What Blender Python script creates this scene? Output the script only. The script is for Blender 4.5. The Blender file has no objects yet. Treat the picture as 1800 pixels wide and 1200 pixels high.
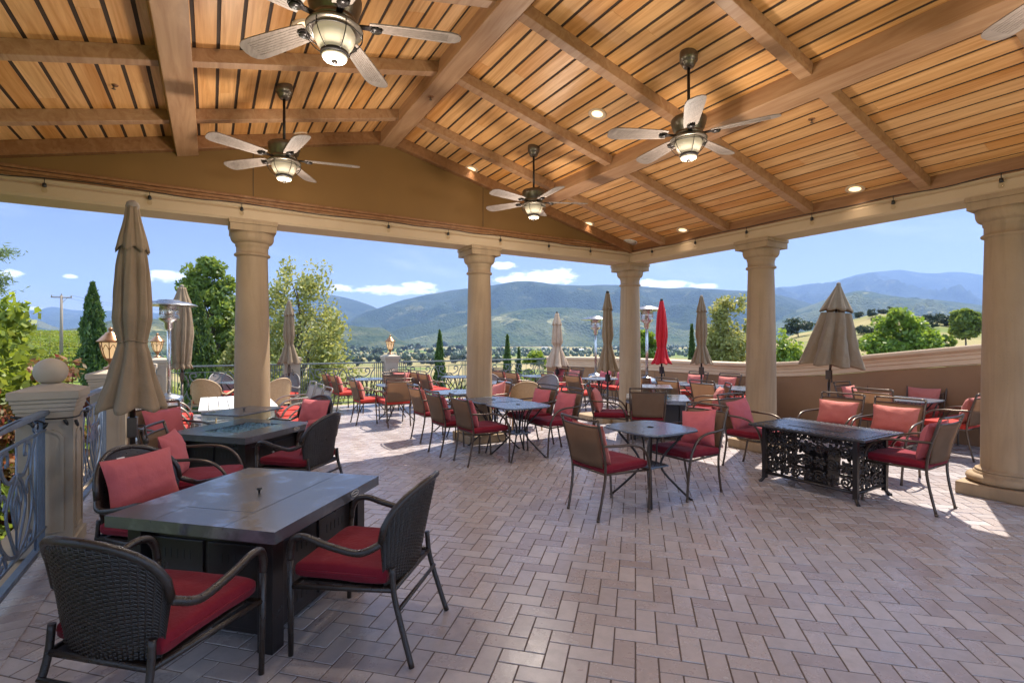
HAZE, SKY, SUNE, EXPO = .80e-4, .049, 4.1, 1.42
CLOUDC = (17, 17.2, 17.5, 1); CLOUD_FILL = (12.0, 16.2, 23.0, 1)  # visible clouds; unseen cloud bank added as fill light
FANW, SPOTW = 21.0, 3.0
import bpy, math, random
import numpy as np
from mathutils import Vector, Matrix, noise as mnoise
random.seed(7); RNG = np.random.default_rng(11)
PI = math.pi; R = math.radians
sc = bpy.context.scene
col = sc.collection

# ------------------------------------------------------------------ camera
CAM_H, F_PX, YAW = 1.6, 877.0, 31.1
SY, CY = math.sin(R(YAW)), math.cos(R(YAW))
cd = bpy.data.cameras.new('camera'); cam = bpy.data.objects.new('camera', cd); col.objects.link(cam)
cam.location = (0, 0, CAM_H); cam.rotation_euler = (R(90), 0, -R(YAW))
cd.sensor_width = 36; cd.lens = 36*F_PX/1800; cd.clip_end = 60000; cd.clip_start = 0.05
sc.camera = cam
def W(xc, zc):            # metres right of / ahead of the camera -> world x, y
    return (CY*xc + SY*zc, -SY*xc + CY*zc)
def G(px, py, z=0.0):     # point of the horizontal plane z seen at photo pixel px, py
    zc = (CAM_H - z)*F_PX/(py - 600.0)
    return W((px - 900.0)/F_PX*zc, zc)
def at(px, zc):           # ground position at distance zc in the direction of column px
    return W((px - 900.0)/F_PX*zc, zc)
def zat(py, zc): return CAM_H + (600.0 - py)/F_PX*zc

# ------------------------------------------------------------------ objects
def tag(o, label=None, cat=None, group=None, kind=None):
    if label: o['label'] = label
    if cat: o['category'] = cat
    if group: o['group'] = group
    if kind: o['kind'] = kind
    return o
def empty(name, loc=(0, 0, 0), rz=0.0):
    o = bpy.data.objects.new(name, None); col.objects.link(o)
    o.location = loc; o.rotation_euler = (0, 0, rz); o.empty_display_size = .1
    return o
KIDS = {}
def copy_tree(o, parent=None):
    c = o.copy(); col.objects.link(c)
    if parent is not None:
        c.parent = parent; KIDS.setdefault(parent.name, []).append(c)
    for ch in KIDS.get(o.name, []): copy_tree(ch, c)
    return c

def catmull(pts, n=6):
    P = [Vector(p) for p in pts]; P = [P[0]*2 - P[1]] + P + [P[-1]*2 - P[-2]]
    out = []
    for i in range(1, len(P) - 2):
        a, b, c, d = P[i-1], P[i], P[i+1], P[i+2]
        for k in range(n):
            t = k/n
            out.append(0.5*((2*b) + (c - a)*t + (2*a - 5*b + 4*c - d)*t*t + (3*b - a - 3*c + d)*t*t*t))
    out.append(P[-2]); return out

class MB:
    def __init__(s): s.v = []; s.f = []; s.sm = []
    def add(s, vs, fs, smooth=False):
        b = len(s.v); s.v += [tuple(x) for x in vs]
        s.f += [tuple(i + b for i in f) for f in fs]; s.sm += [smooth]*len(fs)
    def box(s, c, d, rz=0.0, M=None):
        x, y, z = d[0]/2, d[1]/2, d[2]/2
        vs = [Vector((i*x, j*y, k*z)) for k in (-1, 1) for j in (-1, 1) for i in (-1, 1)]
        Rm = (M or Matrix.Rotation(rz, 3, 'Z'))
        vs = [Rm @ v + Vector(c) for v in vs]
        s.add(vs, [(0, 2, 3, 1), (4, 5, 7, 6), (0, 1, 5, 4), (2, 6, 7, 3), (0, 4, 6, 2), (1, 3, 7, 5)])
    def slab(s, x0, x1, y0, y1, z0, z1): s.box(((x0+x1)/2, (y0+y1)/2, (z0+z1)/2), (x1-x0, y1-y0, z1-z0))
    def tube(s, pts, r, n=8, closed=False, prof=None, up=None, smooth=True, cap=True):
        P = [Vector(p) for p in pts]; m = len(P)
        if m < 2: return
        rr = r if isinstance(r, (list, tuple)) else [r]*m
        T = []
        for i in range(m):
            a = P[(i-1) % m] if (closed or i > 0) else P[0]
            b = P[(i+1) % m] if (closed or i < m-1) else P[-1]
            t = (b - a)
            T.append(t.normalized() if t.length > 1e-9 else Vector((0, 0, 1)))
        u = Vector(up) if up else (Vector((0, 0, 1)) if abs(T[0].z) < .9 else Vector((1, 0, 0)))
        prof = prof or [(math.cos(2*PI*k/n), math.sin(2*PI*k/n)) for k in range(n)]
        q = len(prof); vs = []
        for i in range(m):
            if up: u = Vector(up)
            a = T[i].cross(u)
            a = a.normalized() if a.length > 1e-6 else T[i].orthogonal().normalized()
            b = a.cross(T[i]).normalized(); u = b
            for (p0, p1) in prof: vs.append(P[i] + a*(p0*rr[i]) + b*(p1*rr[i]))
        fs = []
        for i in range(m if closed else m-1):
            j = (i+1) % m
            for k in range(q):
                l = (k+1) % q; fs.append((i*q+k, i*q+l, j*q+l, j*q+k))
        s.add(vs, fs, smooth)
        if not closed and cap:
            b0 = len(s.v) - len(vs)
            s.f.append(tuple(b0+k for k in range(q))[::-1]); s.f.append(tuple(b0+(m-1)*q+k for k in range(q))); s.sm += [False, False]
    def bar(s, pts, w, h, closed=False, up=(0, 0, 1)):
        s.tube(pts, 1.0, closed=closed, prof=[(-w/2, -h/2), (w/2, -h/2), (w/2, h/2), (-w/2, h/2)], up=up, smooth=False)
    def lathe(s, prof, n=24, c=(0, 0, 0), M=None, mod=None, smooth=True):
        vs = []; m = len(prof)
        for i, (r, z) in enumerate(prof):
            for k in range(n):
                a = 2*PI*k/n; q = r*(mod(a, z, r) if mod else 1.0)
                v = Vector((q*math.cos(a), q*math.sin(a), z))
                vs.append((M @ v if M else v) + Vector(c))
        fs = [(i*n+k, i*n+(k+1) % n, (i+1)*n+(k+1) % n, (i+1)*n+k) for i in range(m-1) for k in range(n)]
        s.add(vs, fs, smooth)
        b0 = len(s.v) - len(vs)
        if prof[0][0] > 1e-5: s.f.append(tuple(b0+k for k in range(n))[::-1]); s.sm.append(False)
        if prof[-1][0] > 1e-5: s.f.append(tuple(b0+(m-1)*n+k for k in range(n))); s.sm.append(False)
    def surf(s, fn, nu, nv, smooth=True, closed_u=False):
        vs = [fn(i/nu, j/nv) for j in range(nv+1) for i in range(nu + (0 if closed_u else 1))]
        w = nu if closed_u else nu+1
        fs = []
        for j in range(nv):
            for i in range(nu):
                i2 = (i+1) % w
                fs.append((j*w+i, j*w+i2, (j+1)*w+i2, (j+1)*w+i))
        s.add(vs, fs, smooth)
    def prism(s, poly, z0, z1, axis='z'):
        n = len(poly)
        def P(p, z): return (p[0], p[1], z) if axis == 'z' else ((p[0], z, p[1]) if axis == 'y' else (z, p[0], p[1]))
        vs = [P(p, z0) for p in poly] + [P(p, z1) for p in poly]
        s.add(vs, [tuple(range(n))[::-1], tuple(range(n, 2*n))] + [(i, (i+1) % n, n+(i+1) % n, n+i) for i in range(n)])
    def build(s, name, mat, parent=None, bevel=0, seg=2, loc=None, rz=None, thick=0, sub=0):
        me = bpy.data.meshes.new(name)
        me.from_pydata(s.v, [], s.f)
        me.polygons.foreach_set('use_smooth', s.sm)
        me.validate(); me.update()
        for m_ in (mat if isinstance(mat, (list, tuple)) else [mat]): me.materials.append(m_)
        o = bpy.data.objects.new(name, me); col.objects.link(o)
        if loc is not None: o.location = loc
        if rz is not None: o.rotation_euler = (0, 0, rz)
        if thick:
            md = o.modifiers.new('thick', 'SOLIDIFY'); md.thickness = thick; md.offset = 0
        if bevel:
            md = o.modifiers.new('edge', 'BEVEL'); md.width = bevel; md.segments = seg; md.limit_method = 'ANGLE'; md.angle_limit = R(40)
        if sub:
            md = o.modifiers.new('sub', 'SUBSURF'); md.levels = sub; md.render_levels = sub
        if parent is not None:
            o.parent = parent; KIDS.setdefault(parent.name, []).append(o)
        return o
def npmesh(name, V, F, mat, smooth=False, parent=None):
    """V (n,3) floats, F (m,k) ints -> one mesh object"""
    me = bpy.data.meshes.new(name); V = np.asarray(V, np.float32); F = np.asarray(F, np.int32)
    me.vertices.add(len(V)); me.vertices.foreach_set('co', V.ravel())
    k = F.shape[1]; me.loops.add(F.size); me.loops.foreach_set('vertex_index', F.ravel())
    me.polygons.add(len(F)); me.polygons.foreach_set('loop_start', np.arange(0, F.size, k, dtype=np.int32))
    me.polygons.foreach_set('loop_total', np.full(len(F), k, np.int32))
    me.update(calc_edges=True); me.polygons.foreach_set('use_smooth', np.full(len(F), smooth))
    me.materials.append(mat)
    o = bpy.data.objects.new(name, me); col.objects.link(o)
    if parent is not None:
        o.parent = parent; KIDS.setdefault(parent.name, []).append(o)
    return o

# ------------------------------------------------------------------ materials
class NT:
    def __init__(s, name):
        s.m = bpy.data.materials.new(name); s.m.use_nodes = True; s.t = s.m.node_tree; s.t.nodes.clear()
        s.out = s.n('ShaderNodeOutputMaterial')
    def n(s, typ, **kw):
        x = s.t.nodes.new(typ)
        for k, v in kw.items():
            if k.startswith('_'): setattr(x, k[1:], v)
            else:
                i = x.inputs[k.replace('__', ' ')] if not k[0] == 'i' or not k[1:].isdigit() else x.inputs[int(k[1:])]
                if isinstance(v, bpy.types.NodeSocket): s.t.links.new(v, i)
                else: i.default_value = v
        return x
    def link(s, a, b): s.t.links.new(a, b)
    def pos(s, scale=(1, 1, 1), rot=(0, 0, 0), obj=False):
        src = s.n('ShaderNodeTexCoord').outputs['Object'] if obj else s.n('ShaderNodeNewGeometry').outputs['Position']
        mp = s.n('ShaderNodeMapping'); s.link(src, mp.inputs[0]); mp.inputs['Scale'].default_value = scale; mp.inputs['Rotation'].default_value = rot
        return mp.outputs[0]
    def noise(s, vec, scale=5.0, detail=4.0, rough=.55, dist=0.0):
        x = s.n('ShaderNodeTexNoise', Scale=scale, Detail=detail, Roughness=rough, Distortion=dist); s.link(vec, x.inputs['Vector'])
        return x.outputs['Fac']
    def ramp(s, fac, stops, interp='LINEAR'):
        x = s.n('ShaderNodeValToRGB'); s.link(fac, x.inputs[0]); cr = x.color_ramp; cr.interpolation = interp
        while len(cr.elements) < len(stops): cr.elements.new(.5)
        for e, (p, c) in zip(cr.elements, stops):
            e.position = p; e.color = (c[0], c[1], c[2], 1) if not isinstance(c, (int, float)) else (c, c, c, 1)
        return x.outputs[0]
    def mix(s, fac, a, b, mode='MIX'):
        x = s.n('ShaderNodeMix', _data_type='RGBA', _blend_type=mode)
        for sock, v in ((x.inputs[0], fac), (x.inputs[6], a), (x.inputs[7], b)):
            if isinstance(v, bpy.types.NodeSocket): s.link(v, sock)
            elif isinstance(v, (int, float)): sock.default_value = v if sock.type == 'VALUE' else (v, v, v, 1)
            else: sock.default_value = (v[0], v[1], v[2], 1)
        return x.outputs[2]
    def math(s, op, a, b=0.0, c=0.0):
        x = s.n('ShaderNodeMath', _operation=op)
        for i, v in enumerate((a, b, c)):
            if isinstance(v, bpy.types.NodeSocket): s.link(v, x.inputs[i])
            else: x.inputs[i].default_value = v
        return x.outputs[0]
    def island(s): return s.n('ShaderNodeNewGeometry').outputs['Random Per Island']
    def objrand(s): return s.n('ShaderNodeObjectInfo').outputs['Random']
    def hsv(s, c, h=.5, sa=1.0, v=1.0):
        x = s.n('ShaderNodeHueSaturation'); s.link(c, x.inputs['Color'])
        for nm, q in (('Hue', h), ('Saturation', sa), ('Value', v)):
            if isinstance(q, bpy.types.NodeSocket): s.link(q, x.inputs[nm])
            else: x.inputs[nm].default_value = q
        return x.outputs[0]
    def bump(s, h, strength=.3, dist=.01):
        x = s.n('ShaderNodeBump', Strength=strength, Distance=dist); s.link(h, x.inputs['Height']); return x.outputs[0]
    def bsdf(s, color, rough=.6, metal=0.0, normal=None, spec=.5, **kw):
        x = s.n('ShaderNodeBsdfPrincipled')
        for nm, v in (('Base Color', color), ('Roughness', rough), ('Metallic', metal), ('Specular IOR Level', spec)):
            if isinstance(v, bpy.types.NodeSocket): s.link(v, x.inputs[nm])
            elif isinstance(v, (tuple, list)): x.inputs[nm].default_value = (v[0], v[1], v[2], 1)
            else: x.inputs[nm].default_value = v
        for k, v in kw.items(): x.inputs[k.replace('__', ' ')].default_value = v
        if normal is not None: s.link(normal, x.inputs['Normal'])
        return x.outputs[0]
    def done(s, shader): s.link(shader, s.out.inputs[0]); return s.m

def simple(name, c1, rough=.6, metal=0.0, c2=None, scale=6, bump=0.0, bscale=60, detail=5, objvar=0.0, spec=.5, rvar=0.0, obj=False, bdist=.004, stretch=(1, 1, 1)):
    t = NT(name); p = t.pos(stretch, obj=obj)
    c2 = c2 or tuple(x*.72 for x in c1)
    f = t.noise(p, scale, detail, .6)
    f2 = t.ramp(f, [(.32, 0.0), (.68, 1.0)])
    c = t.mix(f2, c1, c2)
    if objvar: c = t.hsv(c, .5, 1.0, t.math('ADD', t.math('MULTIPLY', t.objrand(), objvar), 1 - objvar/2))
    nrm = t.bump(t.noise(p, bscale, 4, .6), bump, bdist) if bump else None
    r = t.math('ADD', t.math('MULTIPLY', f, rvar), rough - rvar/2) if rvar else rough
    return t.done(t.bsdf(c, r, metal, nrm, spec))

def make_ceiling_wood(name, tones, grain=(14, .7, 14), rough=.42, islandk=1.0):
    t = NT(name); isl = t.island()
    off = t.n('ShaderNodeCombineXYZ', X=t.math('MULTIPLY', isl, 37.0), Y=t.math('MULTIPLY', isl, 91.0), Z=t.math('MULTIPLY', isl, 53.0)).outputs[0]
    vec = t.n('ShaderNodeVectorMath', _operation='ADD', i0=t.pos(grain), i1=off).outputs[0]
    g = t.noise(vec, 1.0, 7, .62, 1.4)
    fine = t.noise(t.pos((90, 3, 90)), 1.0, 3, .6)
    base = t.ramp(isl, [(i/(len(tones)-1), c) for i, c in enumerate(tones)])
    c = t.mix(t.ramp(g, [(.3, 0.0), (.72, 1.0)]), base, t.hsv(base, .49, 1.15, .62))
    c = t.mix(t.math('MULTIPLY', fine, .25), c, t.hsv(c, .5, 1.0, .6))
    kn = t.n('ShaderNodeTexVoronoi', _feature='F1', Scale=1.0); t.link(t.pos((2.6, .9, 2.6)), kn.inputs['Vector'])
    c = t.mix(t.ramp(kn.outputs['Distance'], [(.02, .75), (.075, 0.0)]), c, t.hsv(base, .485, 1.1, .35))
    nrm = t.bump(g, .12, .004)
    return t.done(t.bsdf(c, t.math('ADD', t.math('MULTIPLY', g, .25), rough - .1), 0, nrm, .4))

M = {}
M['board'] = make_ceiling_wood('ceiling_wood', [(.80, .42, .155), (.87, .50, .215), (.74, .36, .12), (.89, .54, .25), (.82, .44, .17), (.85, .475, .195)])
M['beam'] = make_ceiling_wood('beam_wood', [(.44, .255, .135), (.48, .28, .15)], (9, .8, 9), .45)
M['trimwood'] = make_ceiling_wood('trim_wood', [(.30, .15, .065), (.27, .13, .055)], (9, .8, 9), .45)
M['groove'] = simple('groove_dark', (.05, .026, .013), .8)
M['ochre'] = simple('ochre_plaster', (.185, .090, .018), .75, c2=(.155, .074, .015), scale=.9, bump=.15, bscale=90)
M['cream'] = simple('cream_plaster', (.46, .335, .21), .7, c2=(.42, .30, .185), scale=2.0, bump=.12, bscale=80)
M['roofing'] = simple('roof_covering', (.16, .10, .07), .85, scale=3)
M['concrete'] = simple('grey_concrete', (.42, .40, .37), .85, scale=8, bump=.3, bscale=60)

def make_stone():
    t = NT('column_stucco'); p = t.pos()
    a = t.noise(p, 1.6, 6, .6); b = t.noise(t.pos((7, 7, .55)), 1.0, 5, .6, .6); sp = t.noise(p, 45, 3, .6)
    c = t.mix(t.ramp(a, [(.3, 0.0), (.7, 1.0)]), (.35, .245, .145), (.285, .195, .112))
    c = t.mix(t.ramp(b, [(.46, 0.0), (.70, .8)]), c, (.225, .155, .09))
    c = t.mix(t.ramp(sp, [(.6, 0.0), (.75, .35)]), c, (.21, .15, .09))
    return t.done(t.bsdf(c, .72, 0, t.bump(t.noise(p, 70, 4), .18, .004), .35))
M['stone'] = make_stone()
def make_pillar():
    t = NT('pillar_stucco'); p = t.pos()
    a = t.noise(p, 3, 6, .6); b = t.noise(t.pos((9, 9, .8)), 1.0, 5, .6)
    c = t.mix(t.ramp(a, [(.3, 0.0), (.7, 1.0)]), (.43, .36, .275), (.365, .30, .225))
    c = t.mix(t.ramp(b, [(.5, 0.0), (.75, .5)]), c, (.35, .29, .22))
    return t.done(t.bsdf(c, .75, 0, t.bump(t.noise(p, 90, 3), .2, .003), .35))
M['pillar'] = make_pillar()
M['wallbrown'] = simple('brown_stucco', (.285, .155, .073), .8, c2=(.23, .122, .056), scale=.9, bump=.3, bscale=110)
M['coping'] = simple('tan_coping', (.62, .45, .29), .72, c2=(.55, .39, .245), scale=2.5, bump=.15, bscale=70)

def make_brick():
    t = NT('paver_brick'); isl = t.island(); p = t.pos()
    base = t.ramp(isl, [(0, (.355, .305, .30)), (.25, (.41, .355, .345)), (.5, (.31, .25, .24)), (.75, (.385, .34, .34)), (1, (.44, .385, .375))])
    big = t.noise(p, .55, 3, .6)
    c = t.mix(t.ramp(big, [(.35, 0.0), (.7, .5)]), base, (.42, .37, .355))
    m = t.noise(p, 14, 6, .65)
    c = t.mix(t.ramp(m, [(.42, 0.0), (.72, .55)]), c, t.hsv(c, .5, .9, .66))
    sp = t.noise(p, 120, 3, .6)
    c = t.mix(t.ramp(sp, [(.6, 0.0), (.78, .4)]), c, (.16, .11, .09))
    off = t.n('ShaderNodeVectorMath', _operation='ADD', i0=p, i1=t.n('ShaderNodeCombineXYZ', X=t.math('MULTIPLY', isl, 40.0)).outputs[0]).outputs[0]
    h = t.math('ADD', t.noise(off, 22, 5, .65), t.math('MULTIPLY', t.noise(off, 150, 2, .5), .35))
    r = t.math('ADD', t.math('MULTIPLY', m, .20), .15)
    r = t.math('ADD', r, t.math('MULTIPLY', isl, .08))
    return t.done(t.bsdf(c, r, 0, t.bump(h, .22, .005), .85))
M['brick'] = make_brick()
M['grout'] = simple('paver_grout', (.135, .10, .085), .95, scale=30, bump=.4, bscale=200)

def make_fabric(name, c1, c2, rough=.85, sheen=.08, weave=900, fade=.0, objvar=.12):
    t = NT(name); p = t.pos(obj=True)
    f = t.noise(p, 4, 5, .6); g = t.noise(p, 18, 3, .6)
    c = t.mix(t.ramp(f, [(.35, 0.0), (.7, 1.0)]), c1, c2)
    c = t.hsv(c, .5, 1.0, t.math('ADD', t.math('MULTIPLY', t.objrand(), objvar), 1 - objvar/2))
    w = t.noise(p, weave, 1, .5)
    h = t.math('ADD', t.math('MULTIPLY', g, 1.0), t.math('MULTIPLY', w, .06))
    b = t.bsdf(c, rough, 0, t.bump(h, .55, .012), .25, Sheen__Weight=sheen)
    tr = t.n('ShaderNodeBsdfTranslucent'); t.link(c, tr.inputs[0])
    mx = t.n('ShaderNodeMixShader'); mx.inputs[0].default_value = .12; t.link(b, mx.inputs[1]); t.link(tr.outputs[0], mx.inputs[2])
    return t.done(mx.outputs[0])
M['seat_red'] = make_fabric('seat_cushion_red', (.195, .006, .017), (.16, .005, .014))
M['pillow_red'] = make_fabric('throw_pillow_red', (.50, .125, .135), (.44, .095, .105))
M['pillow_coral'] = make_fabric('throw_pillow_coral', (.57, .185, .15), (.50, .145, .115))
M['seat_red_sunlit'] = make_fabric('seat_cushion_red_sunlit', (.50, .045, .03), (.42, .032, .022))  # the red cushion again, with the sun's brightness put into its colour
M['canvas'] = make_fabric('tan_canvas', (.27, .195, .12), (.225, .16, .098), .85, .04)
M['canvas_red'] = make_fabric('red_canvas', (.62, .02, .03), (.52, .015, .025), .8, .1)
M['canvas_pale'] = make_fabric('pale_canvas', (.55, .40, .27), (.46, .33, .22), .85, .1)
def make_sling(name, c1, c2, tr_w=.35):
    t = NT(name); p = t.pos(obj=True)
    ch = t.noise(p, 500, 1, .5); f = t.noise(p, 5, 4, .6)
    c = t.mix(t.ramp(f, [(.35, 0.0), (.7, 1.0)]), c1, c2)
    c = t.mix(t.math('MULTIPLY', ch, .3), c, (.05, .035, .025))
    b = t.bsdf(c, .7, 0, None, .3)
    tr = t.n('ShaderNodeBsdfTranslucent'); t.link(t.hsv(c, .5, .95, 1.75), tr.inputs[0])
    mx = t.n('ShaderNodeMixShader'); mx.inputs[0].default_value = tr_w; t.link(b, mx.inputs[1]); t.link(tr.outputs[0], mx.inputs[2])
    return t.done(mx.outputs[0])
M['sling'] = make_sling('sling_mesh_tan', (.30, .205, .135), (.255, .17, .112), .6)
M['sling_grey'] = make_sling('sling_mesh_grey', (.40, .38, .34), (.34, .32, .29))
M['bronze'] = simple('bronze_metal', (.115, .085, .065), .32, .7, c2=(.09, .066, .05), scale=9, rvar=.2)
M['darkmetal'] = simple('dark_steel', (.035, .028, .026), .38, .5, scale=12, rvar=.25)
M['greymetal'] = simple('grey_tube', (.30, .27, .23), .4, .6, scale=12)
M['blueiron'] = simple('blue_iron', (.155, .20, .275), .38, .3, c2=(.115, .155, .22), scale=18, rvar=.2)
M['greeniron'] = simple('weathered_iron', (.17, .20, .20), .45, .3, c2=(.12, .14, .14), scale=18)
M['steel'] = simple('brushed_steel', (.55, .54, .52), .28, 1.0, c2=(.45, .44, .42), scale=14, rvar=.2)
M['tabletop'] = simple('blue_grey_tabletop', (.12, .145, .18), .24, .2, c2=(.10, .12, .15), scale=16, rvar=.2, bump=.06, bscale=250)
M['whitewood'] = simple('white_painted_wood', (.72, .72, .72), .5, c2=(.62, .62, .62), scale=14)
M['wicker'] = simple('dark_wicker', (.017, .012, .010), .3, 0, c2=(.032, .022, .017), scale=40, rvar=.2, bump=.5, bscale=260, bdist=.003)
M['wicker_tan'] = simple('tan_wicker', (.46, .31, .17), .55, 0, c2=(.38, .25, .13), scale=30, bump=.5, bscale=200)
M['wicker_grey'] = simple('grey_wicker', (.20, .18, .165), .5, 0, c2=(.13, .115, .105), scale=30, bump=.5, bscale=200)
M['black'] = simple('black_rubber', (.012, .012, .012), .5)
M['white'] = simple('white_paint', (.78, .76, .72), .5)
def make_wet_top():
    t = NT('fire_table_top'); p = t.pos(); f = t.noise(p, 3.2, 6, .65, .4); s2 = t.noise(p, 160, 2, .5)
    patch = t.ramp(f, [(.50, 0.0), (.60, 1.0)])
    c = t.mix(t.math('MULTIPLY', patch, t.noise(p, 14, 4, .7)), (.16, .165, .18), (.34, .35, .38))
    c = t.mix(t.ramp(s2, [(.62, 0.0), (.7, .5)]), c, (.20, .21, .22))
    r = t.math('ADD', t.math('MULTIPLY', t.ramp(f, [(.55, 1.0), (.585, 0.0)]), .13), .13)
    return t.done(t.bsdf(c, r, .6, t.bump(s2, .2, .002), .6))
M['wettop'] = make_wet_top()
M['firebase'] = simple('fire_table_base', (.022, .017, .016), .3, .2, c2=(.016, .012, .012), scale=7, rvar=.15)
def make_glass(name, c=(.85, .95, .93), rough=.02):
    t = NT(name)
    g = t.n('ShaderNodeBsdfGlossy'); g.inputs['Roughness'].default_value = rough
    tr = t.n('ShaderNodeBsdfTransparent'); tr.inputs[0].default_value = (*c, 1)
    fr = t.n('ShaderNodeLayerWeight'); fr.inputs[0].default_value = .5
    mx = t.n('ShaderNodeMixShader'); t.link(t.math('ADD', t.math('MULTIPLY', t.math('POWER', fr.outputs['Facing'], 4.0), .6), .035), mx.inputs[0]); t.link(tr.outputs[0], mx.inputs[1]); t.link(g.outputs[0], mx.inputs[2])
    return t.done(mx.outputs[0])
M['glass'] = make_glass('clear_glass', (.95, .985, .98))
M['fireglass'] = simple('fire_glass_beads', (.30, .42, .46), .15, 0, c2=(.12, .2, .24), scale=60, bump=.8, bscale=90)
def make_emit(name, c, s, base=(.8, .7, .5), rough=.4):
    t = NT(name)
    b = t.n('ShaderNodeBsdfPrincipled'); b.inputs['Base Color'].default_value = (*base, 1); b.inputs['Roughness'].default_value = rough
    b.inputs['Emission Color'].default_value = (*c, 1); b.inputs['Emission Strength'].default_value = s
    return t.done(b.outputs[0])
M['lens'] = make_emit('lit_lamp_lens', (1.0, .70, .34), .8)
M['globe'] = make_emit('lit_fan_globe', (1.0, .80, .52), .10, (.46, .40, .30), .25)
M['lantern_glass'] = make_emit('lit_lantern_glass', (1.0, .66, .30), .18, (.75, .52, .30), .3)
M['bulb'] = make_glass('bulb_glass', (.95, .93, .88))
M['copper'] = simple('aged_copper', (.36, .19, .10), .35, .8, c2=(.28, .14, .07), scale=15)
M['blade'] = make_ceiling_wood('fan_blade_wood', [(.30, .245, .205), (.27, .215, .18)], (30, 3, 30), .5)
M['fanmetal'] = simple('fan_pewter', (.20, .165, .13), .35, .75, c2=(.13, .105, .08), scale=14, rvar=.2)
M['speaker'] = simple('speaker_grille', (.70, .62, .50), .6)

def make_leaf(name, cs, tr=.38, rough=.5):
    t = NT(name); isl = t.island()
    c = t.ramp(isl, [(i/(len(cs)-1), q) for i, q in enumerate(cs)])
    n_ = t.noise(t.pos(), .8, 3, .6)
    c = t.mix(t.ramp(n_, [(.35, 0.0), (.7, .6)]), c, t.hsv(c, .49, 1.0, .6))
    c = t.hsv(c, t.math('ADD', t.math('MULTIPLY', t.objrand(), .02), .49), 1.0, 1.0)
    b = t.bsdf(c, rough, 0, None, .4)
    tl = t.n('ShaderNodeBsdfTranslucent'); t.link(t.hsv(c, .48, 1.1, 1.5), tl.inputs[0])
    mx = t.n('ShaderNodeMixShader'); mx.inputs[0].default_value = tr; t.link(b, mx.inputs[1]); t.link(tl.outputs[0], mx.inputs[2])
    return t.done(mx.outputs[0])
M['leaf'] = make_leaf('leaf_green', [(.14, .20, .038), (.20, .27, .055), (.10, .16, .032), (.27, .33, .08)])
M['leaf_bright'] = make_leaf('leaf_bright', [(.17, .25, .04), (.23, .31, .055), (.12, .19, .03), (.28, .34, .075)], .45)
M['leaf_airy'] = make_leaf('leaf_airy', [(.27, .29, .08), (.33, .34, .115), (.21, .24, .06), (.38, .38, .15)], .42)
M['leaf_cypress'] = make_leaf('cypress_green', [(.05, .10, .022), (.09, .16, .035), (.035, .075, .018), (.15, .22, .055)], .32)
M['leaf_oak'] = make_leaf('oak_green', [(.035, .055, .022), (.05, .075, .028), (.028, .045, .018)], .15)
M['leaf_red'] = make_leaf('reddish_leaf', [(.22, .09, .05), (.28, .15, .06), (.16, .12, .04), (.20, .17, .05)], .4)
M['woods'] = make_leaf('woods_green', [(.04, .065, .022), (.075, .105, .035), (.055, .08, .028), (.10, .12, .045)], .15)
M['needle'] = make_leaf('needle_green', [(.13, .19, .07), (.17, .23, .09), (.10, .15, .06)], .4)
M['vine'] = make_leaf('vine_green', [(.22, .28, .035), (.28, .33, .05), (.16, .22, .03)], .4)
M['bark'] = simple('tree_bark', (.12, .09, .065), .9, c2=(.08, .06, .045), scale=14, bump=.6, bscale=40)
M['polewood'] = simple('grey_pole_wood', (.27, .22, .17), .85, scale=8, bump=.4, bscale=40)
# ------------------------------------------------------------------ terrace floor
XL, XR, YB, YF = -1.12, 10.05, -3.2, 12.75       # left rail, parapet, behind the camera, far rail
def herringbone():
    L_, W_, g = .224, .112, .0065
    c45 = math.sqrt(.5); V = []; F = []
    e1 = np.array([c45, c45]); e2 = np.array([-c45, c45])
    def put(c, ax, ay, hl, hw):
        dz = float(RNG.normal(0, .0007)); ta, tb = RNG.normal(0, .002, 2)
        b = len(V)
        for (ins, z) in ((0.0, -.0045), (.0018, 0.0)):
            for sx, sy in ((-1, -1), (1, -1), (1, 1), (-1, 1)):
                q = c + ax*sx*(hl-ins) + ay*sy*(hw-ins)
                V.append((q[0], q[1], z + dz + (ta*sx*hl + tb*sy*hw if z == 0 else 0)))
        F.append((b+4, b+5, b+6, b+7))
        for k in range(4): F.append((b+k, b+(k+1) % 4, b+4+(k+1) % 4, b+4+k))
    n = 150
    for i in range(-n, n):
        for j in range(-n, n):
            m = (i - j) % 4
            if m == 0: c = e1*(i+1)*W_ + e2*(j+.5)*W_; a = (e1, e2)
            elif m == 3: c = e1*(i+.5)*W_ + e2*(j+1)*W_; a = (e2, e1)
            else: continue
            c = c + np.array([4.0, 4.0])
            if XL+.15 < c[0] < XR+.2 and YB < c[1] < YF+.1: put(c, a[0], a[1], L_/2 - g/2, W_/2 - g/2)
    y = YB                                               # straight border course along the left rail
    while y < YF:
        k0 = len(V); put(np.array([XL+.13, y]), np.array([1., 0]), np.array([0, 1.]), .112-g/2, .056-g/2); V[k0:] = [(a, b, c_+.005) for a, b, c_ in V[k0:]]; y += .112
    return npmesh('terrace_floor', V, F, M['brick'])
fl = herringbone(); tag(fl, kind='structure')
mb = MB(); mb.slab(XL-.05, XR+.35, YB-.1, YF+.15, -.30, -.0030)
mb.build('terrace_slab', M['grout'], None); tag(bpy.data.objects['terrace_slab'], kind='structure')
mb = MB(); mb.slab(XL-.35, XL-.05, YB-.1, YF+.45, -.5, -.02); mb.slab(XL-.05, 9.6, YF+.15, YF+.45, -.5, -.02)
mb.build('terrace_edge_kerb', M['cream'], None, bevel=.01); tag(bpy.data.objects['terrace_edge_kerb'], kind='structure')

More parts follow.
